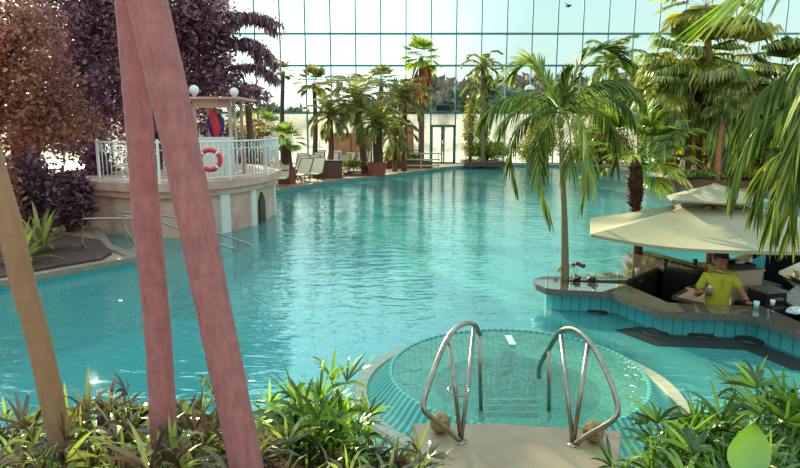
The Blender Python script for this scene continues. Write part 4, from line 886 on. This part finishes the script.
bush(578, 138, 166, 39.3, 50, 'olive bush on the far bank right of the slender palm', 'frondfar', 1500, .22)
bush(612, 132, 166, 38.7, 50, 'orange-tinged bush on the far bank behind the fan palm', 'skirt', 1500, .22)
for i, (px, pt, pb_, Y, w_, mt, lb) in enumerate([(668, 128, 168, 33.5, 60, 'hedge', 'bright hedge bush behind the black loungers'), (700, 118, 168, 31, 70, 'hedgeyellow', 'yellow-green bush deep in the palm grove'), (755, 112, 170, 29, 80, 'hedge', 'large hedge bush at the far side of the grove'),
    (805, 100, 172, 26, 80, 'frond', 'tall dark bush closing the grove at the picture edge'), (735, 150, 182, 25.4, 36, 'hedge', 'leafy bush at the foot of the leaning orange trunk'), (775, 145, 190, 25.2, 60, 'frondfar', 'olive bush under the overhanging fronds'), (600, 120, 160, 39, 60, 'hedge', 'hedge bush against the glass beyond the bar palm'), (540, 118, 160, 39, 40, 'frondfar', 'olive shrub against the glass left of the slender palm crown'), (680, 100, 160, 38, 90, 'hedge', 'tall hedge bush against the glass behind the grove'), (760, 90, 160, 37, 100, 'frondfar', 'very tall olive bush against the glass at the far end')]):
    bush(px, pt, pb_, Y, w_, lb, mt, 2200, .26 if Y > 30 else .18)
# right planter
planter(671, 775, 181, 24.2, 1.8, 'long brown stone planter at the right bank of the pool', 'brown')
t = empty('white_spillway_post', (D(667, 180, 23.6).x, 24.0, -1.2), 0, 'small white spillway block at the end of the stone planter', 'post'); b = MB(); b.box((0, 0, .68), (.3, .7, 1.36)); b.box((-.25, 0, 1.36+.32-.25), (1.0, .9, .12)); b.build('body', M['pillar'], t, bevel=.01)
for px, lb in ((668, 'first round brown ball on the planter end wall'), (676, 'second round brown ball on the planter end wall, next to the bush')):
    c = D(px, 178, 24.3); b = MB(); b.ball((0, 0, 0), .13, 16, 12); o = b.build('stone_ball', M['ball'], smooth=True); o.location = (c.x, 24.3, D(671, 181, 24.2).z+.11); tag(o, lb, 'ball')
bush(700, 170, 184, 25.0, 50, 'low bright plants filling the stone planter', 'hedge', 1400, .14, .5)
bush(745, 168, 184, 25.2, 50, 'low olive plants filling the far end of the stone planter', 'hedgeyellow', 1200, .14, .5)
# ================================================================== LOUNGERS
def lounger(cloth, frame):
    t = empty('sun_lounger', (0, 0, 0))
    b = MB(); b.tube([(-.3, -.95, .32), (-.3, .2, .32), (-.3, .85, .95), (.3, .85, .95), (.3, .2, .32), (.3, -.95, .32)], .028, 6, closed=True); b.build('frame', M[frame], t)
    b = MB(); b.box((0, -.37, .335), (.54, 1.15, .03)); b.build('seat', M[cloth], t)
    b = MB(); b.box((0, .53, .64), (.54, .88, .03), 0, math.atan2(.63, .65)); b.build('backrest', M[cloth], t)
    for x in (-.28, .28):
        for y0 in (-.8, .15):
            b = MB(); b.tube([(x, y0, .31), (x, y0+.12, .0)], .022, 6); b.build('leg', M[frame], t)
    return t
lp0 = lounger('loungecloth', 'frameblack'); lp1 = lounger('navy', 'white')
spots = [(301, 181, 27.0, .2, 'cream lounger at the pool edge by the big terracotta pot'), (315, 180, 27.6, .2, 'cream lounger at the pool edge beside the brown towel cabinet'), (281, 186, 25.3, .15, 'cream lounger half hidden behind the terrace railing'),
         (299, 170, 29.8, .2, 'cream lounger in the second row behind the terracotta pot palm'), (311, 169, 30.6, .2, 'cream lounger in the second row left of the towel cabinet'), (301, 164, 32.5, .2, 'cream lounger in the third row, nearest the terrace'), (315, 163, 33, .2, 'cream lounger in the third row above the towel cabinet'),
         (331, 162, 33.2, .2, 'cream lounger behind the towel cabinet, terrace side'), (344, 169, 31.2, .2, 'cream lounger between towel cabinet and long planter'), (347, 162, 33.6, .2, 'cream lounger in the row behind the long planter, cabinet side'), (361, 161.5, 33.8, .2, 'cream lounger in the row behind the long planter, middle'), (366, 160, 36.2, .2, 'cream lounger against the glass near the potted palm'), (334, 160, 36.4, .2, 'cream lounger against the glass near the broad date palm'), (318, 160, 36.6, .2, 'cream lounger against the glass near the round-crowned palm')]
for i, (px, py, Y, rz, lb) in enumerate(spots):
    t = lp0 if i == 0 else copy_tree(lp0); t.location = (D(px, 170, Y).x, Y, .12); t.rotation_euler = (0, 0, -rz+.1*(i % 3)); tag(t, lb, 'sun lounger', 'cream sun loungers on the far terrace')
for i, (px, Y, lb) in enumerate([(688, 27.4, 'black lounger with white frame, nearer the white parasol pole'), (699, 27.6, 'black lounger with white frame, middle of three'), (711, 28.0, 'black lounger with white frame, nearest the leaning orange trunk')]):
    t = lp1 if i == 0 else copy_tree(lp1); t.location = (D(px, 170, Y).x, Y, .12); t.rotation_euler = (0, 0, 1.1+.1*i); tag(t, lb, 'sun lounger', 'black sun loungers on the right bank')
c = D(678, 176, 25.6); t = empty('white_pole', (D(676, 178, 26.9).x, 26.9, .12), 0, 'slanting white pole beside the black loungers', 'pole'); b = MB(); b.tube([(0, 0, 0), (.3, 0, 1.35)], .04, 8); b.lathe([(.001, .04), (.12, .04), (.13, 0)], 12); b.build('shaft', M['white'], t)
# towel cabinet
x0_, x1_ = D(312, 170, 28.6).x, D(341, 170, 28.6).x; h = D(320, 161.5, 28.6).z-.12
t = empty('towel_cabinet', ((x0_+x1_)/2, 29.0, .12), 0, 'dark brown towel cabinet on the pool edge among the loungers', 'cabinet'); w = x1_-x0_
b = MB(); b.box((0, 0, h/2), (w, .6, h)); b.build('body', M['brown'], t, bevel=.01)
for k_ in (-1, 1): b = MB(); b.box((k_*w/4, -.31, h/2), (w/2-.06, .03, h-.1)); b.build('door', M['brown'], t, bevel=.005)
b = MB(); b.box((0, 0, h+.02), (w+.08, .68, .04)); b.build('top', M['dark'], t)
# white rail bench
t = empty('rail_bench', (D(421, 166, 34.6).x, 34.6, .12), -.12, 'cream tubular rail bench at the pool corner before the skirted palm', 'bench'); w = 44*34.6/F/2
for z in (.22, .55, .88):
    b = MB(); b.box((0, 0, z), (2*w*(.8+.1*z), .06, .07)); b.build('rail', M['cream'], t)
for x in (-w*.8, 0, w*.8): b = MB(); b.box((x, 0, .46), (.05, .06, .92)); b.build('post', M['cream'], t)
# salmon screens
for (a, c_, zt_, Y, lb) in ((330, 372, 133, 38.6, 'long salmon screen wall behind the loungers'), (392, 413, 124, 38.9, 'taller salmon screen panel left of the skirted palm trunk')):
    xa, xc = D(a, 150, Y).x, D(c_, 150, Y).x; zt2 = D(a, zt_, Y).z-.12; t = empty('salmon_screen', ((xa+xc)/2, Y, .12), 0, lb, 'screen')
    b = MB(); b.box((0, 0, zt2/2), (xc-xa, .05, zt2)); b.build('panel', M['salmon'], t)
    b = MB()
    for i in range(3): b.box((-(xc-xa)/2+(xc-xa)*i/2, -.04, zt2/2), (.05, .05, zt2+.03))
    b.build('post', M['brown'], t)
c = D(443, 108, 39.7); t = empty('display_board', (c.x, 39.8, c.z), 0, 'small dark rectangular board mounted above the glass door', 'board'); b = MB(); b.box((0, 0, 0), (.84, .08, .32)); b.build('board', M['navy'], t); b = MB(); b.box((0, -.01, .19), (.88, .1, .04)); b.box((0, -.01, -.19), (.88, .1, .04)); b.build('frame', M['mullion'], t)
# pool ladder by the slender palm's far bank
piperail('white pool ladder rail on the far bank right of the slender palm', [[D(566, 170, 37), D(567, 160, 37), D(573, 166, 37), D(574, 172, 37)]], [[D(570, 163, 37), D(570, 172, 37)]], .05)
# bird outside
c = D(568.5, 6.5, 60); t = empty('bird', c, 0, 'small dark bird flying high beyond the glass', 'bird'); b = MB(); b.tube([(-.3, 0, 0), (0, 0, .05), (.25, 0, .1)], [.02, .14, .06], 8); b.add([(-.05, 0, .1), (.15, 0, .1), (-.5, .3, .45), (-.35, -.1, .3)], [(0, 1, 2), (0, 3, 1)]); b.build('body', M['navy'], t)
# ================================================================== LEFT TREES
rl_ = random.Random(5)
def bigtree(x, Y, lab, blobs, mat, n, size, trunk_r=.18, limbs=(), hang=.4, name='shade_tree'):
    base = Vector((x, Y, .12)); t = empty(name, base, 0, lab, 'tree')
    cs = [(D(px, py, Y+dy)-base, rx*Y/F, ry*Y/F, rz_) for px, py, dy, rx, ry, rz_ in blobs]
    topc = sum([c[0] for c in cs], Vector())/len(cs)
    b = MB(); b.tube(curve_pts([(0, 0, 0), (rl_.uniform(-.1, .1), 0, topc.z*.4), (topc.x*.6, topc.y*.6, topc.z*.8)], 10), [trunk_r*(1.3-.07*i) for i in range(11)], 10); b.build('trunk', M['twig'], t, smooth=True)
    b = MB()
    for c, rx, ry, rz_ in cs: b.tube(curve_pts([(topc.x*.2, topc.y*.2, topc.z*.5), (topc+c)*.5+Vector((0, 0, .2)), c], 8), [.09-.009*i for i in range(9)], 6)
    for lm in limbs: b.tube(curve_pts([D(px, py, Y+dy)-base for px, py, dy in lm], 16), [.06-.003*i for i in range(17)], 6)
    b.build('branches', M['twig'], t)
    b = MB(); tot = sum(rx*ry for c, rx, ry, rz_ in cs)
    for c, rx, ry, rz_ in cs: blob(b, c, (rx, rz_, ry), int(n*rx*ry/tot), size, rl_, hang, .35)
    for lm in limbs:
        pts = curve_pts([D(px, py, Y+dy)-base for px, py, dy in lm], 60)
        for i, p in enumerate(pts[10:]):
            for _ in range(7):
                q = p+Vector((rl_.uniform(-.1, .1), rl_.uniform(-.3, .3), rl_.uniform(-.02, .1))); a = Vector((rl_.uniform(-.6, .6), rl_.uniform(-.6, .6), rl_.uniform(-1.6, .2))).normalized(); lance(b, q, a, size*rl_.uniform(1.2, 2.6), size*.14, .3, n=3)
    b.build('foliage', M[mat], t); return t
bigtree(-7.2, 18.5, 'flare-tinted plum tree behind the terrace with long drooping branches', [(205, 25, 0, 36, 36, 1.2), (190, 60, .3, 45, 40, 1.3), (225, 85, 0, 24, 18, .9), (175, 10, 0, 45, 45, 1.2), (250, 95, .8, 22, 14, .8)], 'flareplum', 13000, .16, .2,
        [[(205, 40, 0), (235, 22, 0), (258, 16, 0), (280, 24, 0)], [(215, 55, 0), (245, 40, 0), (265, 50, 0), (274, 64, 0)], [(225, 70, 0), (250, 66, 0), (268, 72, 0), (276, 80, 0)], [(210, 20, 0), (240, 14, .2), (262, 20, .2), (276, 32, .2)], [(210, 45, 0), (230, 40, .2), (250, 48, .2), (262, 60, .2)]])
bigtree(-10.6, 17.5, 'dense flare-tinted dusky tree behind the upright rosy trunk', [(120, 20, 0, 60, 50, 1.5), (95, 70, 0, 55, 45, 1.5), (140, 95, 0, 45, 38, 1.2), (70, 10, 0, 55, 50, 1.5), (110, -10, 0, 60, 35, 1.4), (70, 130, .3, 45, 32, 1.2)], 'flareplum', 15000, .17, .22)
bigtree(-11.2, 13.8, 'flare-tinted rusty tree at the left picture edge above the bank', [(10, 30, 0, 50, 50, 1.2), (-25, 70, 0, 55, 50, 1.2), (35, 85, 0, 45, 40, 1.1), (0, 130, 0, 50, 30, 1.1), (60, 120, .2, 40, 28, 1.0)], 'flarerust', 12000, .13, .2)
bigtree(-13.5, 23, 'far flare-tinted dusky tree filling the gap behind the terrace', [(30, 60, 0, 70, 60, 2), (110, 60, 0, 60, 60, 2), (180, 80, 0, 60, 45, 2), (70, 120, 0, 70, 35, 2), (165, 118, 0, 50, 28, 1.5)], 'flareplum', 13000, .24, .25)
for (px, pt, pb_, Y, w_, mt, lb) in [(70, 165, 235, 14.2, 50, 'flareplum', 'flare-tinted dusky bush on the left bank beside the railing'), (40, 150, 235, 13.5, 60, 'flareplum', 'tall flare-tinted dusky bush on the left bank behind the agave'), (8, 150, 240, 12.6, 50, 'flarerust', 'flare-tinted rusty bush behind the curving tan trunk'), (100, 140, 225, 16.5, 40, 'flareplum', 'dark flare-tinted bush against the terrace side'), (240, 118, 160, 24.5, 40, 'frondwarm', 'olive bush behind the terrace kiosk'), (262, 112, 162, 28, 40, 'flarerust', 'flare-tinted rusty bush behind the terrace corner'), (215, 112, 160, 21.9, 60, 'flareplum', 'flare-tinted dusky bush right behind the parrot figure'), (150, 125, 180, 22.1, 70, 'flareplum', 'flare-tinted dusky bush behind the terrace railing, between the trunks')]:
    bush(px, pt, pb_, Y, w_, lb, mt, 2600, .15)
def agave(px, py, Y, r, lab, mat='frondwarm'):
    c = D(px, py, Y); t = empty('agave', (c.x, Y, .12), 0, lab, 'agave'); b = MB()
    for i in range(26):
        az = i*2.399; el = 1.4-1.3*i/26; lance(b, (0, 0, .1), (math.cos(az)*math.cos(el), math.sin(az)*math.cos(el), math.sin(el)), r*R.uniform(.8, 1.1), .045, .45)
    b.build('leaves', M[mat], t)
agave(38, 205, 11.6, .95, 'spiky agave on the left bank beside the curving trunk'); agave(18, 215, 10.6, .8, 'smaller spiky agave behind the curving trunk', 'frondfar')
# raised ground bank on the left
b = MB(); pts = [G(-40, 300, .12), G(0, 280, .12), G(60, 268, .12), G(100, 262, .12), G(112, 255, .12), G(100, 242, .12), G(60, 236, .12), G(-40, 240, .12)]
bk = [(p.x-.02, p.y+.04) for p in pts]; b.prism(bk, .10, .17); o = b.build('planted_bank', M['bank']); tag(o, kind='structure'); o.name = 'ground_bank'
# ================================================================== FOREGROUND SHRUBS
rs = random.Random(3)
# planting beds
b = MB(); b.prism([(-9, -1), (.15, -1), (.15, 3.35), (-9, 3.35)], .121, .22); tag(b.build('planting_bed', M['soil']), 'dark soil bed under the bushes left of the stone platform', 'bed')
b = MB(); b.prism([(1.75, -1), (8, -1), (8, 3.35), (1.75, 3.35)], .121, .22); tag(b.build('planting_bed', M['soil']), 'dark soil bed under the bushes on the bar side', 'bed')
def hand(mb, c, d, rnd, l=.24, w=.020, n=8, spread=2.4):
    d = Vector(d).normalized(); sd = d.cross(UP); sd = sd.normalized() if sd.length > .05 else Vector((1, 0, 0)); nu = sd.cross(d)
    for i in range(n):
        a = -spread/2+spread*(i+.5)/n+rnd.uniform(-.1, .1); q = (d*math.cos(a)+sd*math.sin(a)+nu*rnd.uniform(-.1, .35)).normalized()
        s_ = (sd*math.cos(a)-d*math.sin(a)+nu*rnd.uniform(-.4, .4)).normalized(); lance(mb, c, q, l*rnd.uniform(.7, 1.15), w*rnd.uniform(.7, 1.2), rnd.uniform(.15, .95), s_)
def rhapis(seed, H=.9, canes=13, W=.30):
    rnd = random.Random(seed); fo = MB(); stm = MB()
    for c in range(canes):
        a = rnd.random()*6.28; r0 = rnd.random()*W*.35; x, y = math.cos(a)*r0, math.sin(a)*r0; h = H*rnd.uniform(.55, 1.0)
        tx, ty = x+math.cos(a)*rnd.uniform(0, W), y+math.sin(a)*rnd.uniform(0, W); stm.tube([(x, y, 0), ((x+tx)/2, (y+ty)/2, h*.55), (tx, ty, h)], [.011, .010, .007], 6)
        for k_ in range(6):
            az = rnd.random()*6.28; u = .45+.55*k_/5; p = Vector((x+(tx-x)*u, y+(ty-y)*u, h*u)); el = rnd.uniform(.0, .9) if k_ < 5 else 1.2
            d = Vector((math.cos(az)*math.cos(el), math.sin(az)*math.cos(el), math.sin(el))); L_ = rnd.uniform(.1, .2) if k_ < 5 else .05
            e = p+d*L_; stm.tube([p, e], [.004, .003], 4); hand(fo, e, d, rnd, rnd.uniform(.17, .28), .0125, rnd.choice([6, 7, 8, 9]))
    return fo, stm
VAR = []
for s_ in range(4):
    fo, stm = rhapis(40+s_); VAR.append((fo.mesh('foliage', M['shrub']), fo.mesh('foliage', M['shrubdusk']), fo.mesh('foliage', M['shrubgreen']), stm.mesh('stem', M['stem'])))
def shrub_at(px, pyt, Y, v, dusk, lab, zb=.22, s=None):
    c = D(px, pyt, Y); h = c.z-zb; t = empty('lady_palm', (c.x, Y, zb), rs.uniform(0, 6.28), lab, 'bush', 'lady palm bushes in the foreground beds'); k_ = h/1.14
    t.scale = (max(.8, k_), max(.8, k_), k_); put(VAR[v][int(dusk)], 'foliage', t); put(VAR[v][3], 'stem', t); return t
LS = [(-25, 402, 3.0, 'leafy bush beyond the left picture edge'), (18, 398, 3.1, 'leafy bush left of the curving tan trunk'), (85, 372, 3.15, 'bush with long bright blades between tan and upright trunks'), (62, 410, 2.7, 'low bush at the foot of the curving tan trunk'), (118, 385, 3.1, 'dusky bush just left of the upright rosy trunk'), (130, 415, 2.6, 'low dusky bush in front of the upright rosy trunk'),
      (188, 372, 3.15, 'bush between the upright and the thick rosy trunks'), (200, 415, 2.7, 'low bush between the upright and thick rosy trunks, nearer us'), (262, 384, 3.15, 'bush just right of the thick rosy trunk'), (268, 425, 2.7, 'low bush at the foot of the thick rosy trunk'), (308, 352, 3.15, 'tallest bush with upright blades nearer the whirlpool'),
      (352, 388, 3.1, 'bright bush overlapping the whirlpool rim'), (330, 418, 2.75, 'low bush in front of the tallest one'), (392, 425, 3.05, 'low leafy bush touching the stone platform'), (375, 450, 2.7, 'lowest dark bush beside the stone platform'), (-5, 440, 2.5, 'low bush in the near corner left of the tan trunk'), (225, 452, 2.4, 'low dark bush before the thick rosy trunk'), (100, 450, 2.35, 'low dark bush before the tan and upright trunks'), (300, 455, 2.4, 'low dark bush at the bottom middle of the bed')]
for i, (px, py, Y, lb) in enumerate(LS): shrub_at(px, py, Y, i % 4, px < 240 or py > 410, lb)
RSs = [(690, 392, 3.1, 'bush with arching blades over the whirlpool rim, bar side'), (722, 398, 3.2, 'upright-bladed bush before the blue tiled floor'), (778, 362, 3.2, 'tall bush with wide blades at the right picture edge'), (750, 400, 2.9, 'dark bush behind the single broad leaf'), (815, 385, 3.0, 'tall bush cut by the right picture edge'), (672, 432, 2.9, 'low bush nearest the whirlpool rim, bar side'), (705, 430, 2.7, 'low bush left of the single broad leaf'), (790, 430, 2.6, 'low dark bush right of the single broad leaf'), (650, 462, 2.7, 'lowest bush beside the platform, bar side'), (740, 455, 2.4, 'low bush under the single broad leaf')]
for i, (px, py, Y, lb) in enumerate(RSs): shrub_at(px, py, Y, (i+1) % 4, 2, lb)
# single broad leaf plant
c0 = D(750, 478, 2.25); t = empty('broad_leaf_plant', (c0.x, 2.3, .22), 0, 'plant with one broad bright green pointed leaf standing upright', 'plant')
b = MB(); o0 = Vector((c0.x, 2.3, .22)); n_ = 12; p0 = D(748, 478, 2.22)-o0; p1 = D(751, 420, 2.30)-o0
vs_ = []
for i in range(n_+1):
    u = i/n_; w_ = 25*math.sin(PI*(u**.75))**.85*2.3/F*(.62 if 0 else 1)*.95; c_ = p0.lerp(p1, u)+Vector((0, .02*math.sin(PI*u), 0))
    for k_ in (-1, -.5, 0, .5, 1): vs_.append(c_+Vector((k_*w_, -.012*abs(k_)*2+.005, 0)))
b.add(vs_, [(i*5+j, i*5+j+1, i*5+j+6, i*5+j+5) for i in range(n_) for j in range(4)]); o = b.build('blade', M['broad'], t, smooth=True)
b = MB(); b.tube([(0, 0, 0), (p0.x*.6, -.02, p0.z*.5), p0], [.012, .010, .006], 6); b.build('stalk', M['stem'], t)
# ================================================================== BARMAN
def skinned(chains, subsurf=1):
    """one continuous surface grown from chains of (point, radius); chains = list of lists; a chain starting with an int joins that vertex"""
    vs_ = []; es = []; rd = []
    for ch in chains:
        prev = None
        for it in ch:
            if isinstance(it, int): prev = it; continue
            p, r = it; vs_.append(Vector(p)); rd.append(r); i = len(vs_)-1
            if prev is not None: es.append((prev, i))
            prev = i
    me = bpy.data.meshes.new('skin src'); me.from_pydata([tuple(v) for v in vs_], es, []); o = bpy.data.objects.new('tmp', me); COL.objects.link(o)
    md = o.modifiers.new('s', 'SKIN'); md.use_smooth_shade = True
    for i, sv in enumerate(me.skin_vertices[0].data):
        rr = rd[i]; sv.radius = rr if isinstance(rr, tuple) else (rr, rr); sv.use_root = (i == 0)
    m2 = o.modifiers.new('u', 'SUBSURF'); m2.levels = subsurf; m2.render_levels = subsurf
    dg = bpy.context.evaluated_depsgraph_get(); ev = o.evaluated_get(dg); out = bpy.data.meshes.new_from_object(ev); bpy.data.objects.remove(o); return out
PX = D(719, 280, 7.85).x; PB = Vector((PX, 7.85, -.8))
gl_ = G(754, 306, bz)-PB; lh = D(704, 291, 7.62)-PB
sh_r = Vector((-.175, 0, 1.415)); sh_l = Vector((.175, 0, 1.415))
el_r = Vector((-.27, .03, 1.16)); hr = lh; el_l = sh_l.lerp(Vector((gl_.x, gl_.y, 1.2)), .52)+Vector((.0, .03, .0)); el_l.z = 1.24; hl = Vector((gl_.x-.05, gl_.y+.05, 1.19))
ch = [[((0, 0, .95), (.15, .12)), ((0, 0, 1.08), (.135, .11)), ((0, 0, 1.22), (.14, .115)), ((0, 0, 1.34), (.15, .11)), ((0, .0, 1.43), (.11, .08)), ((0, -.005, 1.51), .055), ((.0, -.015, 1.56), (.062, .068)), ((0, -.02, 1.62), (.075, .09)), ((0, -.012, 1.68), (.078, .095)), ((0, -.005, 1.735), (.055, .065))]]
ch.append([3, (sh_l, .062), (sh_l.lerp(el_l, .5), .048), (el_l, .040), (el_l.lerp(hl, .5), .036), (hl-(hl-el_l).normalized()*.08, .027), (hl-(hl-el_l).normalized()*.02, (.036, .022))])   # 10..15
ch.append([3, (sh_r, .062), (sh_r.lerp(el_r, .5), .048), (el_r, .040), (el_r.lerp(hr, .5), .036), (hr-(hr-el_r).normalized()*.08, .027), (hr-(hr-el_r).normalized()*.02, (.036, .022))])    # 16..21
for s_ in (-1, 1): ch.append([0, ((.09*s_, 0, .86), .095), ((.10*s_, -.01, .5), .062), ((.10*s_, .01, .46), .058), ((.10*s_, .02, .10), .042), ((.10*s_, .0, .05), .042), ((.10*s_, -.13, .035), (.04, .028))])
body = skinned(ch, 2); body.materials.append(M['skin'])
man = empty('person', PB, 0, 'barman in yellow polo and dark cap working behind the bar counter', 'person')
bm = bmesh.new(); bm.from_mesh(body)
def addball(c, r, sq=(1, 1, 1)):
    m = Matrix.Translation(c) @ Matrix.Diagonal((*[r*x for x in sq], 1)); bmesh.ops.create_uvsphere(bm, u_segments=10, v_segments=8, radius=1, matrix=m)
addball((0, -.118, 1.625), .014, (.8, 1.2, 1.4)); addball((.083, -.005, 1.63), .022, (.4, .8, 1.3)); addball((-.083, -.005, 1.63), .022, (.4, .8, 1.3)); addball((0, -.10, 1.565), .035, (.9, .6, .6))
def fingers(hc, direction, side, curl):
    d = Vector(direction).normalized(); s = Vector(side).normalized(); n = d.cross(s)
    for k_ in range(5):
        if k_ < 4: root = hc+s*(.027-.018*k_)+d*.01; L_ = (.072, .080, .074, .058)[k_]; q = d+s*(.12-.08*k_)
        else: root = hc+s*.034-d*.03; L_ = .055; q = (d*.6+s*.9)
        pts = [root]; q = q.normalized()
        for j in range(3): pts.append(pts[-1]+q*L_*(.42, .32, .26)[j]); q = (q-n*curl*.55).normalized()
        m_ = MB(); m_.tube(pts, [.0095, .0088, .008, .006], 8); o0 = len(bm.verts); vv = [bm.verts.new(v) for v in m_.v]
        for f in m_.f: bm.faces.new([vv[i] for i in f])
fingers(hl, (hl-el_l)+Vector((0, 0, -.05)), Vector((0, 0, 1)).cross(hl-el_l)*-1, .9)
fingers(hr, (hr-el_r), Vector((0, 0, 1)), 1.1)
bm.to_mesh(body); bm.free(); body.polygons.foreach_set('use_smooth', [True]*len(body.polygons))
bo = bpy.data.objects.new('body', body); COL.objects.link(bo); bo.parent = man
sm_ = skinned([[((0, 0, .93), (.18, .145)), ((0, 0, 1.06), (.158, .132)), ((0, 0, 1.2), (.16, .134)), ((0, 0, 1.34), (.168, .128)), ((0, 0, 1.43), (.12, .10)), ((0, 0, 1.465), (.075, .075))],
    [3, (sh_l, .074), (sh_l.lerp(el_l, .45), .064), (sh_l.lerp(el_l, .75), .062)], [3, (sh_r, .074), (sh_r.lerp(el_r, .45), .064), (sh_r.lerp(el_r, .75), .062)]], 2)
sm_.materials.append(M['shirt']); so_ = bpy.data.objects.new('polo_shirt', sm_); COL.objects.link(so_); so_.parent = man
b = MB(); b.tube([(.066*math.cos(a*PI/8), .066*math.sin(a*PI/8)-.005, 1.49-.02*math.sin(a*PI/8-PI/2)*-1) for a in range(16)], .014, 6, closed=True); b.build('collar', M['shirt'], so_, smooth=True)
b = MB(); b.box((0, -.145, 1.37), (.02, .012, .14)); b.build('placket', M['shirt'], so_)
tm_ = skinned([[((0, 0, .98), (.17, .13)), ((0, 0, .90), (.175, .14))], [1, ((.095, 0, .8), .11), ((.10, -.01, .48), .085), ((.10, .01, .12), .07)], [1, ((-.095, 0, .8), .11), ((-.10, -.01, .48), .085), ((-.10, .01, .12), .07)]], 2)
tm_.materials.append(M['navy']); to_ = bpy.data.objects.new('trousers', tm_); COL.objects.link(to_); to_.parent = man
b = MB(); b.ball((0, .005, 1.69), .097, 20, 14, (.95, 1.12, .78)); b.v = [v if v[2] > 1.672 else (v[0], v[1], 1.672) for v in b.v]; cp_ = b.build('cap', M['capcloth'], man, smooth=True)
b = MB(); b.ball((0, -.115, 1.682), .062, 16, 8, (1.0, 1.0, .12)); b.build('peak', M['capcloth'], cp_, smooth=True)
b = MB(); b.ball((0, .025, 1.65), .09, 16, 12, (.93, .95, .75)); b.build('hair', M['hair'], man, smooth=True)
for s_ in (-1, 1): b = MB(); b.ball((.032*s_, -.103, 1.642), .010, 8, 6); b.build('eye', M['hair'], man)
for s_ in (-1, 1): b = MB(); b.ball((.10*s_, -.06, .045), .07, 14, 8, (.75, 1.9, .6)); b.build('shoe', M['black'], man, smooth=True)
# what he holds
hc_ = hr+PB+(hr-el_r).normalized()*.03
t = empty('dark_shaker', (hc_.x+.04, hc_.y-.035, hc_.z-.06), 0, 'small dark grey shaker in the barman raised hand', 'shaker')
b = MB(); b.lathe([(.001, 0), (.028, 0), (.036, .11), (.001, .11)], 16); b.build('cup', M['granedge'], t, smooth=True); b = MB(); b.lathe([(.036, .11), (.03, .13), (.018, .15), (.001, .152)], 16); b.build('lid', M['steel'], t, smooth=True)
# ================================================================== LIGHT
w = bpy.data.worlds.new('world'); sc.world = w; vs.exposure = .1; w.use_nodes = True; nt = w.node_tree; nt.nodes.clear(); L = nt.links
out = N(nt, 'OutputWorld'); bg = N(nt, 'Background'); tc = N(nt, 'TexCoord'); sp = N(nt, 'SeparateXYZ'); L.new(tc.outputs['Generated'], sp.inputs[0])
r = ramp(nt, sp.outputs[2], [(0, '#ece8e0'), (.06, '#eef4ef'), (.2, '#d6f0f0'), (.45, '#b9e3e8'), (1, '#9fcfe0')])
no = N(nt, 'TexNoise'); no.inputs['Scale'].default_value = 3; no.inputs['Detail'].default_value = 4; mp = N(nt, 'Mapping'); mp.inputs['Scale'].default_value = (1, 1, 4); L.new(tc.outputs['Generated'], mp.inputs[0]); L.new(mp.outputs[0], no.inputs[0])
r2 = ramp(nt, no.outputs[0], [(.4, (0, 0, 0, 1)), (.75, (1, 1, 1, 1))]); mf = N(nt, 'Math', operation='MULTIPLY'); mf.inputs[1].default_value = .3; L.new(r2.outputs[0], mf.inputs[0])
mx = N(nt, 'Mix', data_type='RGBA'); L.new(mf.outputs[0], mx.inputs[0]); L.new(r.outputs[0], mx.inputs[6]); mx.inputs[7].default_value = (1, 1, 1, 1)
# sky brighter round the sun
sd = Vector((-math.sin(math.radians(27))*math.cos(math.radians(22)), math.cos(math.radians(27))*math.cos(math.radians(22)), math.sin(math.radians(22))))
nz = N(nt, 'VectorMath', operation='NORMALIZE'); L.new(tc.outputs['Generated'], nz.inputs[0]); dt = N(nt, 'VectorMath', operation='DOT_PRODUCT'); L.new(nz.outputs[0], dt.inputs[0]); dt.inputs[1].default_value = sd
mr = N(nt, 'MapRange'); mr.inputs[1].default_value = .78; mr.inputs[2].default_value = 1.0; mr.inputs[3].default_value = 1.0; mr.inputs[4].default_value = 2.8; L.new(dt.outputs['Value'], mr.inputs[0])
mz = N(nt, 'MapRange'); mz.inputs[1].default_value = .2; mz.inputs[2].default_value = .8; mz.inputs[3].default_value = 1.1; mz.inputs[4].default_value = 2.0; L.new(sp.outputs[2], mz.inputs[0])  # upper sky out of view brightened as added fill light
st_ = N(nt, 'Math', operation='MULTIPLY'); L.new(mr.outputs[0], st_.inputs[0]); L.new(mz.outputs[0], st_.inputs[1])
L.new(mx.outputs[2], bg.inputs[0]); L.new(st_.outputs[0], bg.inputs[1]); L.new(bg.outputs[0], out.inputs[0])
sl = bpy.data.lights.new('sun', 'SUN'); sl.energy = 13; sl.angle = .012; sl.color = (1, .80, .53); so = bpy.data.objects.new('sun', sl); COL.objects.link(so)
so.rotation_euler = (-sd).to_track_quat('-Z', 'Y').to_euler(); so.location = sd*60
